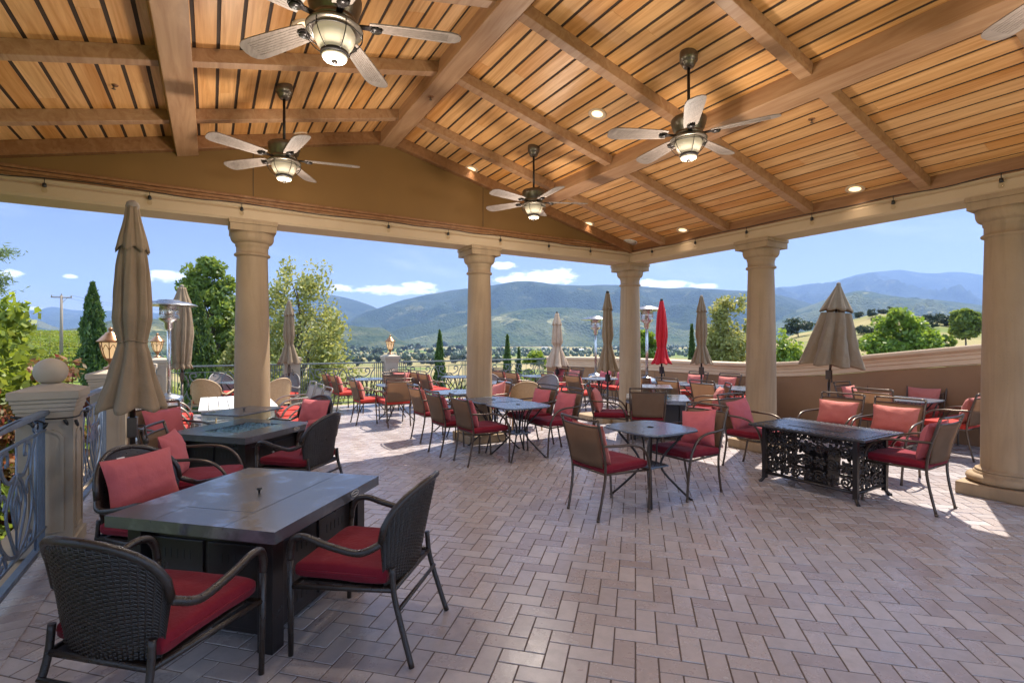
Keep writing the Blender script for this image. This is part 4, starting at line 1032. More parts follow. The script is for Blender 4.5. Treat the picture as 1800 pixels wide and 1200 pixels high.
# ------------------------------------------------------------------ folded umbrellas
def umbrella(x, y, ztopz, zbot, wmax, mat, label, spread=1.0, tie=.36, seed=1, lean=0.0, vent=True, half=False, polemat='bronze', base=True, crank=True, flare=1.0):
    e = empty('folded_umbrella', (x, y, 0)); tag(e, label, 'umbrella', 'folded market umbrellas'); rnd = random.Random(seed); H = ztopz - zbot
    Lm = Matrix.Rotation(lean, 3, Vector((SY, CY, 0)))
    piv = Vector((0, 0, zbot - .25))
    def T_(v): return piv + Lm @ (Vector(v) - piv) if v[2] > piv.z else Vector(v)
    b = MB(); b.tube([(0, 0, 0), (0, 0, zbot-.25)], .021, 12); b.tube([T_((0, 0, zbot-.25)), T_((0, 0, ztopz-.06))], .019, 12); b.build('pole', M[polemat], e)
    ph = rnd.uniform(0, 6); nf = 8
    w = wmax/2
    if half: prof = [(0.0, .03), (.29, .215), (.34, .235), (.7, .38), (1.0, .50)]
    else: prof = [(0.0, .032), (.06, .042), (.16, .068), (.30, .088), (.42, .098), (.55, .104), (1-tie, .082), (1-tie+.03, .074), (1-tie+.07, .09), (1-tie+.2, .14*flare), (1.0, .21*flare)]
    k = w/prof[-1][1]
    def rad(t_, a):
        r_ = float(np.interp(t_, [p[0] for p in prof], [p[1] for p in prof]))*k
        amp = .12 + .06*t_ if not half else .09 + .10*t_
        f = 1 + amp*(2.2*abs(math.cos((nf*a + ph + (1.2*math.sin(3*t_ + seed) if not half else 0))/2)) - 1.4) + .03*math.cos(3*nf*a + 9*t_ + seed) + .09*mnoise.noise(Vector((math.cos(a)*1.5 + seed, math.sin(a)*1.5, t_*3)))*(1 if not half else .5) + .045*mnoise.noise(Vector((math.cos(a)*4 + seed, math.sin(a)*4, t_*9)))
        if not half: f *= 1 + .10*math.cos(2*a + seed)
        return r_*f
    b = MB()
    t0 = (.34 if half else .19) if vent else 0.0
    def fn(u, v):
        a = 2*PI*u; t_ = t0*(1.0 if half else .86) + (1 - t0*(1.0 if half else .86))*v; r_ = rad(t_, a)
        dz = (.024 if not half else .03)*H*(.5 + .5*math.cos(nf*a + ph + PI))*(v**4)*spread
        return T_(Vector((r_*math.cos(a), r_*math.sin(a), ztopz - .06 - (H-.06)*t_ + dz)))
    b.surf(fn, 96, 40, closed_u=True); cn = b.build('canopy', M[mat], e, thick=.004)
    if vent:
        b = MB()
        def fv(u, v):
            a = 2*PI*u; t_ = t0*v*(.93 if half else 1.12); r_ = rad(t_, a)*(1.0 + (.16 if half else .20)*v) + .004
            return T_(Vector((r_*math.cos(a), r_*math.sin(a), ztopz - .055 - (H-.06)*t_ + .012*H*v**3*math.cos(nf*a + ph + PI))))
        b.surf(fv, 96, 12, closed_u=True); b.build('vent_cap', M[mat], cn, thick=.004)
    fk = 1.35 if seed == 3 else 1.0; b = MB(); b.lathe([(r_*fk, (z_-.036)*fk+.036) for r_, z_ in [(.014, -.075), (.03, -.065), (.033, -.045), (.022, -.035), (.03, -.02), (.034, 0), (.028, .022), (.012, .034), (.0001, .036)]], 18, c=T_((0, 0, ztopz-.036))); b.build('finial', M['polewood'] if polemat == 'bronze' else M['black'], e)
    if not half:
        zt_ = ztopz - .06 - (H-.06)*(1-tie+.02)
        b = MB(); b.tube([T_((rad(1-tie+.02, a)*1.04*math.cos(a), rad(1-tie+.02, a)*1.04*math.sin(a), zt_ + .01*math.sin(3*a))) for a in np.linspace(0, 2*PI, 65)[:-1]], .006, 6, closed=True); b.build('tie_strap', M[mat], cn)
    if crank:
        b = MB(); b.slab(-.03, .03, -.042, .042, zbot-.20, zbot-.05); b.tube(catmull([(.03, 0, zbot-.12), (.07, 0, zbot-.12), (.08, 0, zbot-.16), (.09, .0, zbot-.22)], 4), .007, 6); b.lathe([(.012, -.04), (.012, .0)], 10, c=(.09, 0, zbot-.22)); b.build('crank', M[polemat], e, bevel=.006)
    if base:
        b = MB(); b.lathe([(.27, 0), (.27, .03), (.22, .06), (.06, .085), (.04, .10), (.034, .32), (.024, .325)], 28); b.build('base', M['darkmetal'], e)
    return e
UM = [(233, 3.80, 2.675, 1.075, .455, 'canvas', 'big tan folded umbrella nearest the camera, beside the ball pillar', dict(seed=3, flare=.92)),
      (320, 9.3, 2.66, 1.08, .48, 'canvas', 'tan folded umbrella behind the left patio heater', dict(seed=5, tie=.1, flare=.75)),
      (508, 11.2, 2.53, 1.09, .44, 'canvas', 'slim tan folded umbrella before the plain railing pillar', dict(seed=8)),
      (979, 13.6, 2.42, .90, .60, 'canvas_pale', 'pale frayed folded umbrella at the start of the parapet', dict(seed=11, tie=.42, polemat='darkmetal')),
      (1068, 10.2, 2.64, .98, .40, 'canvas', 'striped-looking tan folded umbrella left of the corner column', dict(seed=13, tie=.38, polemat='darkmetal', base=False)),
      (1163, 10.9, 2.54, 1.10, .44, 'canvas_red', 'bright red folded umbrella right of the corner column', dict(seed=17, tie=.3, vent=False, polemat='darkmetal', base=False, flare=.9)),
      (1233, 10.2, 2.55, 1.13, .40, 'canvas', 'slim tan folded umbrella before the airy tree', dict(seed=19, tie=.32, base=False)),
      (1457, 8.35, 2.60, 1.17, .86, 'canvas', 'tan half-open umbrella leaning over the parapet at the right', dict(seed=23, half=True, lean=.10))]
for (px, zc, zt_, zb_, w_, mt, lab, kw) in UM:
    x, y = at(px, zc); umbrella(x, y, zt_, zb_, w_, mt, lab, **kw)

x, y = at(1062, 10.25); b = MB(); b.slab(-.42, .42, -.42, .42, 0, .11); tag(b.build('stone_slab', M['stone'], None, bevel=.012, loc=(x, y, 0)), 'low square stone slab on the floor left of the corner column', 'slab')
# ------------------------------------------------------------------ patio heaters
def heater():
    e = empty('patio_heater')
    b = MB(); b.lathe([(.21, 0), (.22, .02), (.21, .06), (.205, .65), (.19, .70), (.06, .74), (.03, .76)], 28); b.build('tank_housing', M['steel'], e)
    b = MB(); b.tube([(0, 0, .7), (0, 0, 1.86)], .030, 14); b.build('pole', M['steel'], e)
    b = MB(); b.lathe([(.034, 1.78), (.06, 1.83), (.062, 1.90), (.075, 1.92), (.13, 1.95), (.145, 1.98), (.145, 2.0)], 28); b.build('burner_collar', M['steel'], e)
    b = MB(); b.lathe([(.135, 2.0), (.135, 2.02), (.128, 2.03), (.128, 2.15), (.135, 2.16), (.135, 2.18), (.02, 2.185)], 32)
    for k in range(28):
        a = 2*PI*k/28; b.tube([(.13*math.cos(a), .13*math.sin(a), 2.03), (.13*math.cos(a), .13*math.sin(a), 2.15)], .004, 5)
    b.build('emitter_screen', M['steel'], e)
    b = MB(); b.tube([(0, 0, 2.18), (0, 0, 2.26)], .015, 10); b.build('spacer', M['steel'], e)
    b = MB(); b.lathe([(.41, 2.185), (.405, 2.195), (.30, 2.235), (.16, 2.262), (.15, 2.275), (.05, 2.285), (.0001, 2.286)], 40); b.build('reflector', M['steel'], e, thick=.003)
    return e
h0 = heater(); 
for i, (px, zc, lab) in enumerate(((297, 8.2, 'steel patio heater in front of a tan umbrella at the left'), (1047, 13.6, 'steel patio heater farthest away by the parapet'), (1137, 11.6, 'steel patio heater half hidden behind the corner column'))):
    o = h0 if i == 0 else copy_tree(h0); x, y = at(px, zc); o.location = (x, y, 0); o.rotation_euler = (0, 0, i*.7); tag(o, lab, 'patio heater', 'mushroom patio heaters')
    if i == 2: o.scale = (1.05, 1.05, 1.06)
for k, o in KIND.items():
    if k not in PROTO_USED: print('UNUSED', k)
# ------------------------------------------------------------------ land
def _h(ix, iy, s):
    n = (ix*374761393 + iy*668265263 + s*974634777) & 0xffffffff
    n = ((n ^ (n >> 13))*1274126177) & 0xffffffff
    return ((n ^ (n >> 16)) & 0xffff)/65535.0
def vnoise(x, y, s=0):
    ix = np.floor(x).astype(np.int64); iy = np.floor(y).astype(np.int64); fx = x-ix; fy = y-iy
    fx = fx*fx*(3-2*fx); fy = fy*fy*(3-2*fy)
    a = _h(ix, iy, s); b = _h(ix+1, iy, s); c = _h(ix, iy+1, s); d = _h(ix+1, iy+1, s)
    return (a*(1-fx)+b*fx)*(1-fy) + (c*(1-fx)+d*fx)*fy
def fbm(x, y, o=4, s=0):
    r = 0; a = .5; t = 0
    for k in range(o): r = r + a*vnoise(x*2**k, y*2**k, s+k); t += a; a *= .5
    return r/t
def ridged(x, y, o=4, s=0):
    r = 0; a = .5; t = 0
    for k in range(o): r = r + a*(1-abs(2*vnoise(x*2**k, y*2**k, s+k)-1)); t += a; a *= .5
    return r/t
sstep = lambda a, b, x: (lambda t: t*t*(3-2*t))(np.clip((x-a)/(b-a), 0, 1))
def land(x, y):
    x = np.asarray(x, float); y = np.asarray(y, float)
    xc = CY*x - SY*y; zc = SY*x + CY*y; r = np.hypot(x, y); az = np.degrees(np.arctan2(xc, zc))
    base = np.interp(r, [0, 16, 40, 120, 300, 600, 2600, 4200, 16000], [-1.7, -1.9, -6, -14, -22, -25, -25, -6, 10])
    left = np.interp(r, [0, 16, 40, 62, 105, 152, 168, 260, 480, 700], [-1.7, -2.0, -3.2, -2.2, .5, 3.1, 3.1, -6, -18, -25])
    right = np.interp(r, [0, 16, 45, 90, 150, 230, 300, 380, 600], [-1.7, -2.2, -4.5, -2.5, 2.0, 9.5, 13.5, 9, -18])
    wl = 1 - sstep(-40, -31, az) ; wl = wl*sstep(-95, -75, az)
    prof = np.interp(az, [20, 27, 31, 36, 40, 43, 47, 70, 95], [0, .35, .62, 1.12, .96, .80, .78, .8, 0])
    h = base + (left-base)*wl
    wr = sstep(20, 30, az)*(1-sstep(80, 100, az))
    hr = np.where(right > -2, -2 + (right+2)*prof, right)
    h = h + (hr-h)*wr
    amp = np.interp(r, [0, 30, 120, 600, 3000], [.0, .25, 1.0, 2.0, 8])
    h = h + amp*(fbm(x/70, y/70, 4, 3)-.5)*np.where(wl > .5, .35, 1.0)
    return h
azs = np.concatenate([np.linspace(-75, 75, 560), np.linspace(78, 282, 70)]); rs = np.concatenate([[0.5], np.geomspace(6, 15000, 190)])
A, Rr = np.meshgrid(np.radians(azs), rs); XC = Rr*np.sin(A); ZC = Rr*np.cos(A)
X = CY*XC + SY*ZC; Y = -SY*XC + CY*ZC; Z = land(X, Y)
nA, nR = len(azs), len(rs); idx = np.arange(nA*nR).reshape(nR, nA)
F = np.stack([idx[:-1, :], np.roll(idx, -1, 1)[:-1, :], np.roll(idx, -1, 1)[1:, :], idx[1:, :]], -1).reshape(-1, 4)[:, ::-1]
def make_ground():
    t = NT('valley_ground'); p = t.pos()
    pz = t.pos((1, 1, 0))
    vo = t.n('ShaderNodeTexVoronoi', _feature='F1', Scale=1/210.0, Randomness=.85); t.link(pz, vo.inputs['Vector'])
    cell = t.n('ShaderNodeSeparateColor'); t.link(vo.outputs['Color'], cell.inputs[0])
    fields = t.ramp(cell.outputs[0], [(0, (.25, .20, .09)), (.25, (.14, .17, .05)), (.45, (.29, .235, .11)), (.65, (.09, .135, .035)), (.85, (.20, .20, .075)), (1, (.12, .16, .05))], 'CONSTANT')
    nz = t.noise(p, 1/90.0, 5, .6); dry = t.ramp(nz, [(.38, (.13, .16, .045)), (.5, (.26, .215, .095)), (.66, (.33, .26, .13))])
    d = t.n('ShaderNodeVectorMath', _operation='LENGTH', i0=p).outputs['Value']
    far = t.n('ShaderNodeMapRange'); t.link(d, far.inputs[0]); far.inputs[1].default_value = 550; far.inputs[2].default_value = 900
    c = t.mix(far.outputs[0], dry, fields)
    near = t.n('ShaderNodeMapRange'); t.link(d, near.inputs[0]); near.inputs[1].default_value = 90; near.inputs[2].default_value = 330
    green = t.mix(t.noise(p, 1/9.0, 5, .65), (.10, .15, .025), (.20, .22, .06))
    sx = t.n('ShaderNodeSeparateXYZ'); t.link(p, sx.inputs[0])
    isr = t.n('ShaderNodeMapRange'); t.link(t.math('SUBTRACT', t.math('MULTIPLY', sx.outputs[0], .97), t.math('MULTIPLY', sx.outputs[1], .22)), isr.inputs[0]); isr.inputs[1].default_value = 25; isr.inputs[2].default_value = 90
    near2 = t.math('MAXIMUM', near.outputs[0], isr.outputs[0])
    c = t.mix(near2, green, c)
    c = t.mix(t.ramp(t.noise(p, 1/4.0, 4, .7), [(.4, 0.0), (.7, .5)]), c, t.hsv(c, .5, 1.0, .6))
    return t.done(t.bsdf(c, .95, 0, t.bump(t.noise(p, 1/3.0, 4, .7), .6, .6), .1))
o = npmesh('ground', np.stack([X, Y, Z], -1).reshape(-1, 3), F, make_ground(), True); tag(o, kind='structure')

def make_forest(name, c1, c2, c3, mead=.0, scale=1/34.0):
    t = NT(name); p = t.pos()
    a = t.noise(p, scale, 5, .7); b = t.noise(p, 1/420.0, 5, .62); v = t.n('ShaderNodeTexVoronoi', _feature='F1', Scale=1/16.0); t.link(p, v.inputs['Vector'])
    c = t.mix(t.ramp(a, [(.36, 0.0), (.64, 1.0)]), c1, c2)
    c = t.mix(t.ramp(b, [(.44, 0.0), (.58, .9)]), c, c3)
    if mead: c = t.mix(t.ramp(t.noise(p, 1/260.0, 5, .6, .4), [(.60, 0.0), (.66, mead)]), c, (.34, .30, .14))
    h = t.math('ADD', t.math('MULTIPLY', t.math('SUBTRACT', 1.0, v.outputs['Distance']), .7), a)
    return t.done(t.bsdf(c, .95, 0, t.bump(h, 1.0, 14), .05))
M['forest'] = make_forest('mountain_forest', (.012, .026, .014), (.036, .056, .026), (.046, .064, .032), .2)
M['forest_pale'] = make_forest('foothill_forest', (.024, .042, .017), (.07, .095, .038), (.10, .112, .05), .7)  # lighter green forest of the foothills
M['forest_dark'] = make_forest('near_hill_forest', (.022, .04, .016), (.06, .085, .035), (.13, .13, .06), .7, 1/20.0)
def mountain(name, prof, dc, df, mat, relief=.40, zfoot=-22, seed=1, step=5, jit=.004, power=.9, rows=46):
    pxs = np.arange(prof[0][0], prof[-1][0]+1, step, dtype=float); py = np.interp(pxs, [p[0] for p in prof], [p[1] for p in prof])
    # soften the straight segments of the outline
    k = np.ones(5)/5; py = np.convolve(np.pad(py, 2, 'edge'), k, 'valid')
    S = np.concatenate([np.linspace(0, 1, rows), [1.06, 1.15, 1.3]])
    T = (pxs-900)/F_PX; zcr = CAM_H + (600-py)/F_PX*dc
    V = []
    for s in S:
        zc = df + (dc-df)*s; xc = T*zc; x = CY*xc + SY*zc; y = -SY*xc + CY*zc
        q = dc*.11; rd = ridged(x/q, y/q, 5, seed); fine = fbm(x/(q*.12), y/(q*.12), 4, seed+9)
        hgt = zcr - zfoot
        if s <= 1:
            env = np.clip(4*s*(1-s), 0, 1)**1.3
            z = zfoot + hgt*(s**power) + hgt*relief*env*(rd-.68)*2 + dc*jit*(fine-.5)*(.35+.65*env)
        else: z = zfoot + hgt*(1 - (s-1)*2.2) + dc*jit*(fine-.5)
        V.append(np.stack([x, y, z], -1))
    V = np.array(V); nr, nc = V.shape[:2]; idx = np.arange(nr*nc).reshape(nr, nc)
    F = np.stack([idx[:-1, :-1], idx[:-1, 1:], idx[1:, 1:], idx[1:, :-1]], -1).reshape(-1, 4)
    o = npmesh(name, V.reshape(-1, 3), F, mat, True); return tag(o, kind='structure')
mountain('mountain', [(-300, 549), (0, 547), (40, 545), (70, 545), (88, 538), (104, 540), (125, 545), (150, 546), (200, 546), (260, 549), (300, 551), (400, 556), (520, 566), (640, 580)], 9000, 5200, M['forest'], seed=3, zfoot=0)
mountain('mountain', [(380, 580), (430, 560), (470, 540), (520, 522), (552, 516), (570, 517), (600, 521), (640, 532), (670, 545), (720, 560), (800, 590)], 6500, 4300, M['forest'], seed=7)
mountain('mountain', [(540, 600), (600, 569), (640, 549), (670, 540), (700, 529), (735, 521), (770, 514), (800, 509), (830, 506), (870, 501), (900, 495), (925, 493), (950, 496), (975, 500), (1000, 501), (1030, 502), (1060, 500), (1100, 501), (1130, 503), (1170, 507), (1205, 505), (1240, 507), (1300, 511), (1340, 512), (1370, 518), (1400, 526), (1430, 535), (1480, 548), (1560, 572), (1640, 590)], 5200, 2900, M['forest'], relief=.34, seed=12)
mountain('foothill', [(690, 597), (760, 585), (820, 570), (870, 554), (920, 543), (960, 540), (1000, 541), (1060, 546), (1120, 556), (1180, 566), (1240, 577), (1320, 590)], 3300, 2500, M['forest_pale'], relief=.44, seed=19)
mountain('mountain', [(1250, 516), (1300, 513), (1340, 508), (1366, 505), (1413, 502), (1440, 499), (1470, 494), (1500, 484), (1525, 479), (1550, 477), (1583, 473), (1605, 478), (1640, 481), (1667, 478), (1690, 478), (1723, 483), (1800, 492), (2000, 506), (2200, 520)], 9500, 5600, M['forest'], relief=.44, seed=23, zfoot=0)
mountain('foothill', [(1290, 590), (1340, 568), (1380, 552), (1420, 538), (1450, 527), (1480, 517), (1505, 511), (1530, 512), (1560, 519), (1600, 524), (1650, 527), (1725, 536), (1800, 545), (1950, 562), (2100, 575)], 3900, 2300, M['forest_pale'], relief=.44, seed=29)
mountain('hill', [(0, 592), (20, 580), (35, 570), (47, 563), (57, 560), (70, 563), (88, 571), (110, 578), (140, 584), (190, 590)], 3600, 2900, M['forest_dark'], relief=.1, seed=31, step=3)
mountain('hill', [(20, 600), (70, 586), (110, 580), (150, 574), (180, 567), (202, 561), (240, 559), (290, 561), (330, 560), (400, 562), (450, 566), (520, 574), (600, 590)], 1900, 1100, M['forest_dark'], relief=.25, seed=37, step=3)
mountain('hill', [(480, 566), (540, 565), (600, 569), (625, 573), (650, 576), (668, 575), (685, 583), (702, 597), (725, 605), (760, 610)], 2300, 1900, M['forest_dark'], relief=.14, seed=41, step=2, zfoot=-24)

# ------------------------------------------------------------------ plants
def leaf_quads(C, size, rng, up=0.0, aspect=.55):
    n = len(C); d = rng.normal(size=(n, 3)); d[:, 2] += up; d /= np.linalg.norm(d, axis=1)[:, None]
    e = rng.normal(size=(n, 3)); e -= (e*d).sum(1)[:, None]*d; e /= np.linalg.norm(e, axis=1)[:, None]
    s = (size*(.65 + .7*rng.random(n)))[:, None]
    V = np.stack([C - d*s, C + e*s*aspect, C + d*s, C - e*s*aspect], 1).reshape(-1, 3)
    F = np.arange(4*n).reshape(-1, 4); return V, F
def limbs(b, H, trunk_r, tips, rng, z0=0.0, bend=.12):
    top = H*.8; pts = [(rng.normal(0, bend)*k/6, rng.normal(0, bend)*k/6, z0 + (top-z0)*k/6) for k in range(7)]
    P = catmull(pts, 3); b.tube(P, [trunk_r*(1 - .85*i/(len(P)-1)) for i in range(len(P))], 8)
    for tip in tips:
        tip = Vector(tip); zz = max(z0 + .1*H, tip.z - .45*math.hypot(tip.x, tip.y) - .1*H); k = min(1, (zz-z0)/(top-z0)); q = P[min(len(P)-1, int(k*(len(P)-1)))]
        mid = q.lerp(tip, .5) + Vector((0, 0, .06*H)); path = catmull([q, mid, tip], 4)
        r_ = trunk_r*.42*(1-.6*k); b.tube(path, [r_*(1 - .85*i/(len(path)-1)) for i in range(len(path))], 5)
def tree(name, kind, x, y, z0, H, rad, mat, label, cat='tree', group=None, n=6000, ls=.12, seed=1, zc0=.12):
    rng = np.random.default_rng(seed); e = empty(name, (x, y, z0)); 
    if label: tag(e, label, cat, group)
    if kind == 'cypress':
        zz = rng.random(n)**.85; a = rng.random(n)*2*PI
        prof = np.interp(zz, [0, .06, .25, .5, .7, .86, .95, 1], [.45, .75, 1.0, .92, .68, .36, .16, .03])
        lump = .50 + .62*vnoise(a*1.6+seed, zz*7, seed) + .34*vnoise(a*5, zz*24, seed+2)
        rr = rad*.86*prof*lump*np.where(rng.random(n) < .10, 1.18, 1.0)*(1 - .30*rng.random(n)**2)
        C = np.stack([rr*np.cos(a), rr*np.sin(a), .02*H + zz*H*.98], -1)
        V, F = leaf_quads(C, ls, rng, up=2.2, aspect=.3); tips = []; b = MB(); limbs(b, H, .09, [], rng, bend=.02)
    else:
        nc = {'round': 90, 'airy': 130, 'bush': 30, 'oak': 15}[kind]
        cl = []
        while len(cl) < nc:
            q = rng.uniform(-1, 1, 3)
            if kind == 'airy':
                w = np.interp(q[2], [-1, -.6, .2, .75, 1], [.75, 1.0, .72, .35, .05])
            elif kind == 'bush': w = math.sqrt(max(0, 1 - max(q[2], 0)**2))
            else: w = math.sqrt(max(0, 1 - q[2]**2))*np.interp(q[2], [-1, -.4, 1], [.8, 1.05, .95])
            if math.hypot(q[0], q[1]) <= w and rng.random() < .25 + .75*math.hypot(q[0], q[1])/max(w, .05): cl.append(q)
        cl = np.array(cl); ch = H*(1-zc0)/2; cl = cl*np.array([rad, rad, ch]) + np.array([0, 0, H*zc0 + ch])
        wgt = rng.uniform(.4, 1.6, nc); wgt /= wgt.sum(); pick = rng.choice(nc, n, p=wgt)
        sp = {'round': .34, 'airy': .27, 'bush': .36, 'oak': .55}[kind]*rad*rng.uniform(.6, 1.3, nc)[pick][:, None]
        g = rng.normal(size=(n, 3)); g /= (1e-6 + np.linalg.norm(g, axis=1)[:, None]); g *= (rng.random(n)**.5)[:, None]
        C = cl[pick] + g*sp*np.array([1, 1, .75 if kind != 'airy' else 1.25]); V, F = leaf_quads(C, ls, rng, up=.2)
        b = MB(); limbs(b, H, max(.03, .022*H), cl[rng.choice(nc, min(nc, 22), replace=False)], rng)
    b.build('trunk', M['bark'], e); npmesh('crown', V, F, mat, False, e)
    return e
def tree_at(px, zc, ybase, ytop, wpx, name, kind, mat, label, **k):
    x, y = at(px, zc); zb = zat(ybase, zc) if ybase else float(land(x, y)); zb = min(zb, float(land(x, y)) + 0.02) if ybase is None else zb
    return tree(name, kind, x, y, zb, zat(ytop, zc)-zb, wpx/2/F_PX*zc, mat, label, **k)
G_CY = 'dark columnar cypresses round the terrace'
tree_at(163, 25, 690, 498, 42, 'cypress_tree', 'cypress', M['leaf_cypress'], 'tall dark cypress standing before the vineyard at the left', group=G_CY, n=9000, ls=.13, seed=2)
tree_at(349, 21, 740, 516, 54, 'cypress_tree', 'cypress', M['leaf_cypress'], 'broad dark cypress left of the first column, beside the leafy tree', group=G_CY, n=9000, ls=.12, seed=4)
tree_at(773, 30, 745, 582, 24, 'cypress_tree', 'cypress', M['leaf_cypress'], 'small cypress beyond the far railing left of the middle column', group=G_CY, n=4500, ls=.12, seed=6)
tree_at(892, 31, 745, 589, 19, 'cypress_tree', 'cypress', M['leaf_cypress'], 'small slender cypress beyond the railing right of the middle column', group=G_CY, n=4000, ls=.12, seed=8)
tree_at(912, 33, 735, 612, 15, 'cypress_tree', 'cypress', M['leaf_cypress'], 'lowest small cypress beside the slender one beyond the railing', group=G_CY, n=2500, ls=.12, seed=9)
tree_at(1216, 27, 730, 572, 16, 'cypress_tree', 'cypress', M['leaf_cypress'], 'cypress between the red umbrella and the slim tan umbrella', group=G_CY, n=3500, ls=.12, seed=10)
tree_at(1437, 32, 690, 602, 10, 'cypress_tree', 'cypress', M['leaf_cypress'], 'tiny cypress just over the parapet below the half-open umbrella', group=G_CY, n=1200, ls=.1, seed=12)
tree_at(372, 27, 735, 452, 108, 'broadleaf_tree', 'round', M['leaf'], 'dense dark green tree rising left of the first column', n=24000, ls=.13, seed=21, zc0=.05)
tree_at(525, 23, 745, 446, 178, 'birch_tree', 'airy', M['leaf_airy'], 'airy pale green tree with open branches right of the first column', n=15000, ls=.095, seed=22, zc0=.06)
tree_at(430, 25, 740, 560, 90, 'young_tree', 'airy', M['leaf_airy'], 'pale young tree behind the first column', n=4000, ls=.11, seed=24)
tree_at(1283, 25, 740, 503, 108, 'birch_tree', 'airy', M['leaf_airy'], 'airy pale green tree left of the slender right column', n=17000, ls=.10, seed=25, zc0=.04)
tree_at(1378, 22, 720, 572, 82, 'birch_tree', 'airy', M['leaf_bright'], 'low bright shrubby tree just right of the slender column', n=6000, ls=.09, seed=27, zc0=.02)
tree_at(1138, 27, 740, 572, 42, 'broadleaf_tree', 'round', M['leaf_bright'], 'bright green tree behind the half hidden heater and red umbrella', n=5000, ls=.13, seed=28, zc0=.02)
tree_at(1583, 40, 690, 541, 96, 'broadleaf_tree', 'round', M['leaf_bright'], 'bushy bright green tree over the parapet right of the half-open umbrella', n=16000, ls=.18, seed=29, zc0=.02)
tree_at(1698, 75, 612, 543, 42, 'broadleaf_tree', 'round', M['leaf'], 'lone spreading tree on the grassy hill near the right column', n=7000, ls=.3, seed=30, zc0=.22)
tree_at(1000, 25, 745, 617, 62, 'shrub', 'bush', M['leaf_bright'], 'bright shrub beyond the railing beside the pale umbrella', cat='shrub', n=5000, ls=.1, seed=31, zc0=0)
tree_at(945, 24, 745, 622, 70, 'shrub', 'bush', M['leaf_bright'], 'light green shrub beyond the railing left of the pale umbrella', cat='shrub', n=5000, ls=.1, seed=32, zc0=0)
tree_at(1665, 45, 640, 588, 30, 'shrub', 'bush', M['leaf'], 'small shrub above the parapet left of the lone hill tree', cat='shrub', n=1500, ls=.16, seed=33, zc0=0)
# lush planting below the left railing
MAPLE = [(-3.12, 10.3, 3.75, 1.05, 'leaf_bright', 'tree', 'bright green maple leaning in at the left edge above the railing'), (-2.9, 7.9, 2.55, 1.1, 'leaf_bright', 'shrub', 'bright shrub below the left railing behind the ball pillar'),
         (-4.4, 7.2, 3.5, 1.5, 'leaf_bright', 'tree', 'leafy green tree at the left edge beside the ball pillar'), (-2.4, 5.6, 1.95, .9, 'leaf', 'shrub', 'green shrub outside the railing level with the ball pillar'),
         (-2.5, 3.9, 1.9, .95, 'leaf_bright', 'shrub', 'sunny shrub outside the nearest blue railing'), (-3.4, 5.0, 2.6, 1.2, 'leaf', 'shrub', 'deep green shrub at the left edge under the conifer sprig'),
         (-2.0, 9.4, 2.75, .8, 'leaf_red', 'shrub', 'reddish shrub between the ball pillar and the tall cypress'), (-3.2, 9.0, 2.75, .9, 'leaf_red', 'shrub', 'red and green shrub below the vineyard at the left'),
         (-2.2, 11.5, 2.1, 1.0, 'leaf_bright', 'shrub', 'yellow green shrub at the foot of the tall cypress'), (-2.3, 2.2, 1.8, .9, 'leaf', 'shrub', 'shrub outside the railing beside the camera'),
         (-3.0, 13.2, 2.3, 1.2, 'leaf_bright', 'shrub', 'green shrub outside the corner of the railing')]
for i, (x, y, H, r_, mt, cat, lab) in enumerate(MAPLE):
    tree('maple_tree' if cat == 'tree' else 'shrub', 'round' if cat == 'tree' else 'bush', x, y, -1.9, H+.4, r_, M[mt], lab, cat=cat, n=7500 if cat == 'tree' else 5200, ls=.075 if cat == 'tree' else .055, seed=50+i, zc0=.04)
for i, (x, y, H, r_) in enumerate(((.8, 14.6, 2.1, 1.2), (3.0, 15.2, 1.7, 1.3), (5.2, 14.8, 1.9, 1.2), (7.6, 15.0, 2.0, 1.3), (9.6, 15.4, 2.2, 1.2))):
    tree('shrub', 'bush', x, y, -1.9, H, r_, M[('leaf', 'leaf_bright')[i % 2]], ['low shrub outside the far railing before the broad cypress', 'low bright shrub outside the far railing under the airy tree', 'low shrub outside the far railing beyond the lantern pillar', 'low bright shrub outside the far railing before the small cypresses', 'low shrub outside the end of the far railing at the parapet'][i], cat='shrub', n=4500, ls=.06, seed=80+i, zc0=0)
# conifer whose sprig reaches into the frame at the left
e = empty('conifer_tree', (-3.95, 12.7, -1.9)); tag(e, 'conifer reaching in at the left edge with a drooping sprig', 'tree')
rng = np.random.default_rng(77); b = MB(); b.tube([(0, 0, 0), (.05, 0, 3), (0, .05, 6.5)], [.12, .08, .02], 8); CC = []; DD = []
for k in range(34):
    z = 1.2 + 5.0*k/34; L_ = .80*(1 - .5*k/34); a = k*2.399; tip = Vector((L_*math.cos(a), L_*math.sin(a), z + .25)); P = catmull([(0, 0, z), (L_*.5*math.cos(a), L_*.5*math.sin(a), z+.30), tip], 6)
    b.tube(P, [.022*(1-.8*i/(len(P)-1)) for i in range(len(P))], 5)
    for i in range(150):
        q = P[int(len(P)*rng.random()**.7*.999)]; CC.append((q.x + rng.normal(0, .07), q.y + rng.normal(0, .07), q.z + rng.normal(0, .035) - .02))
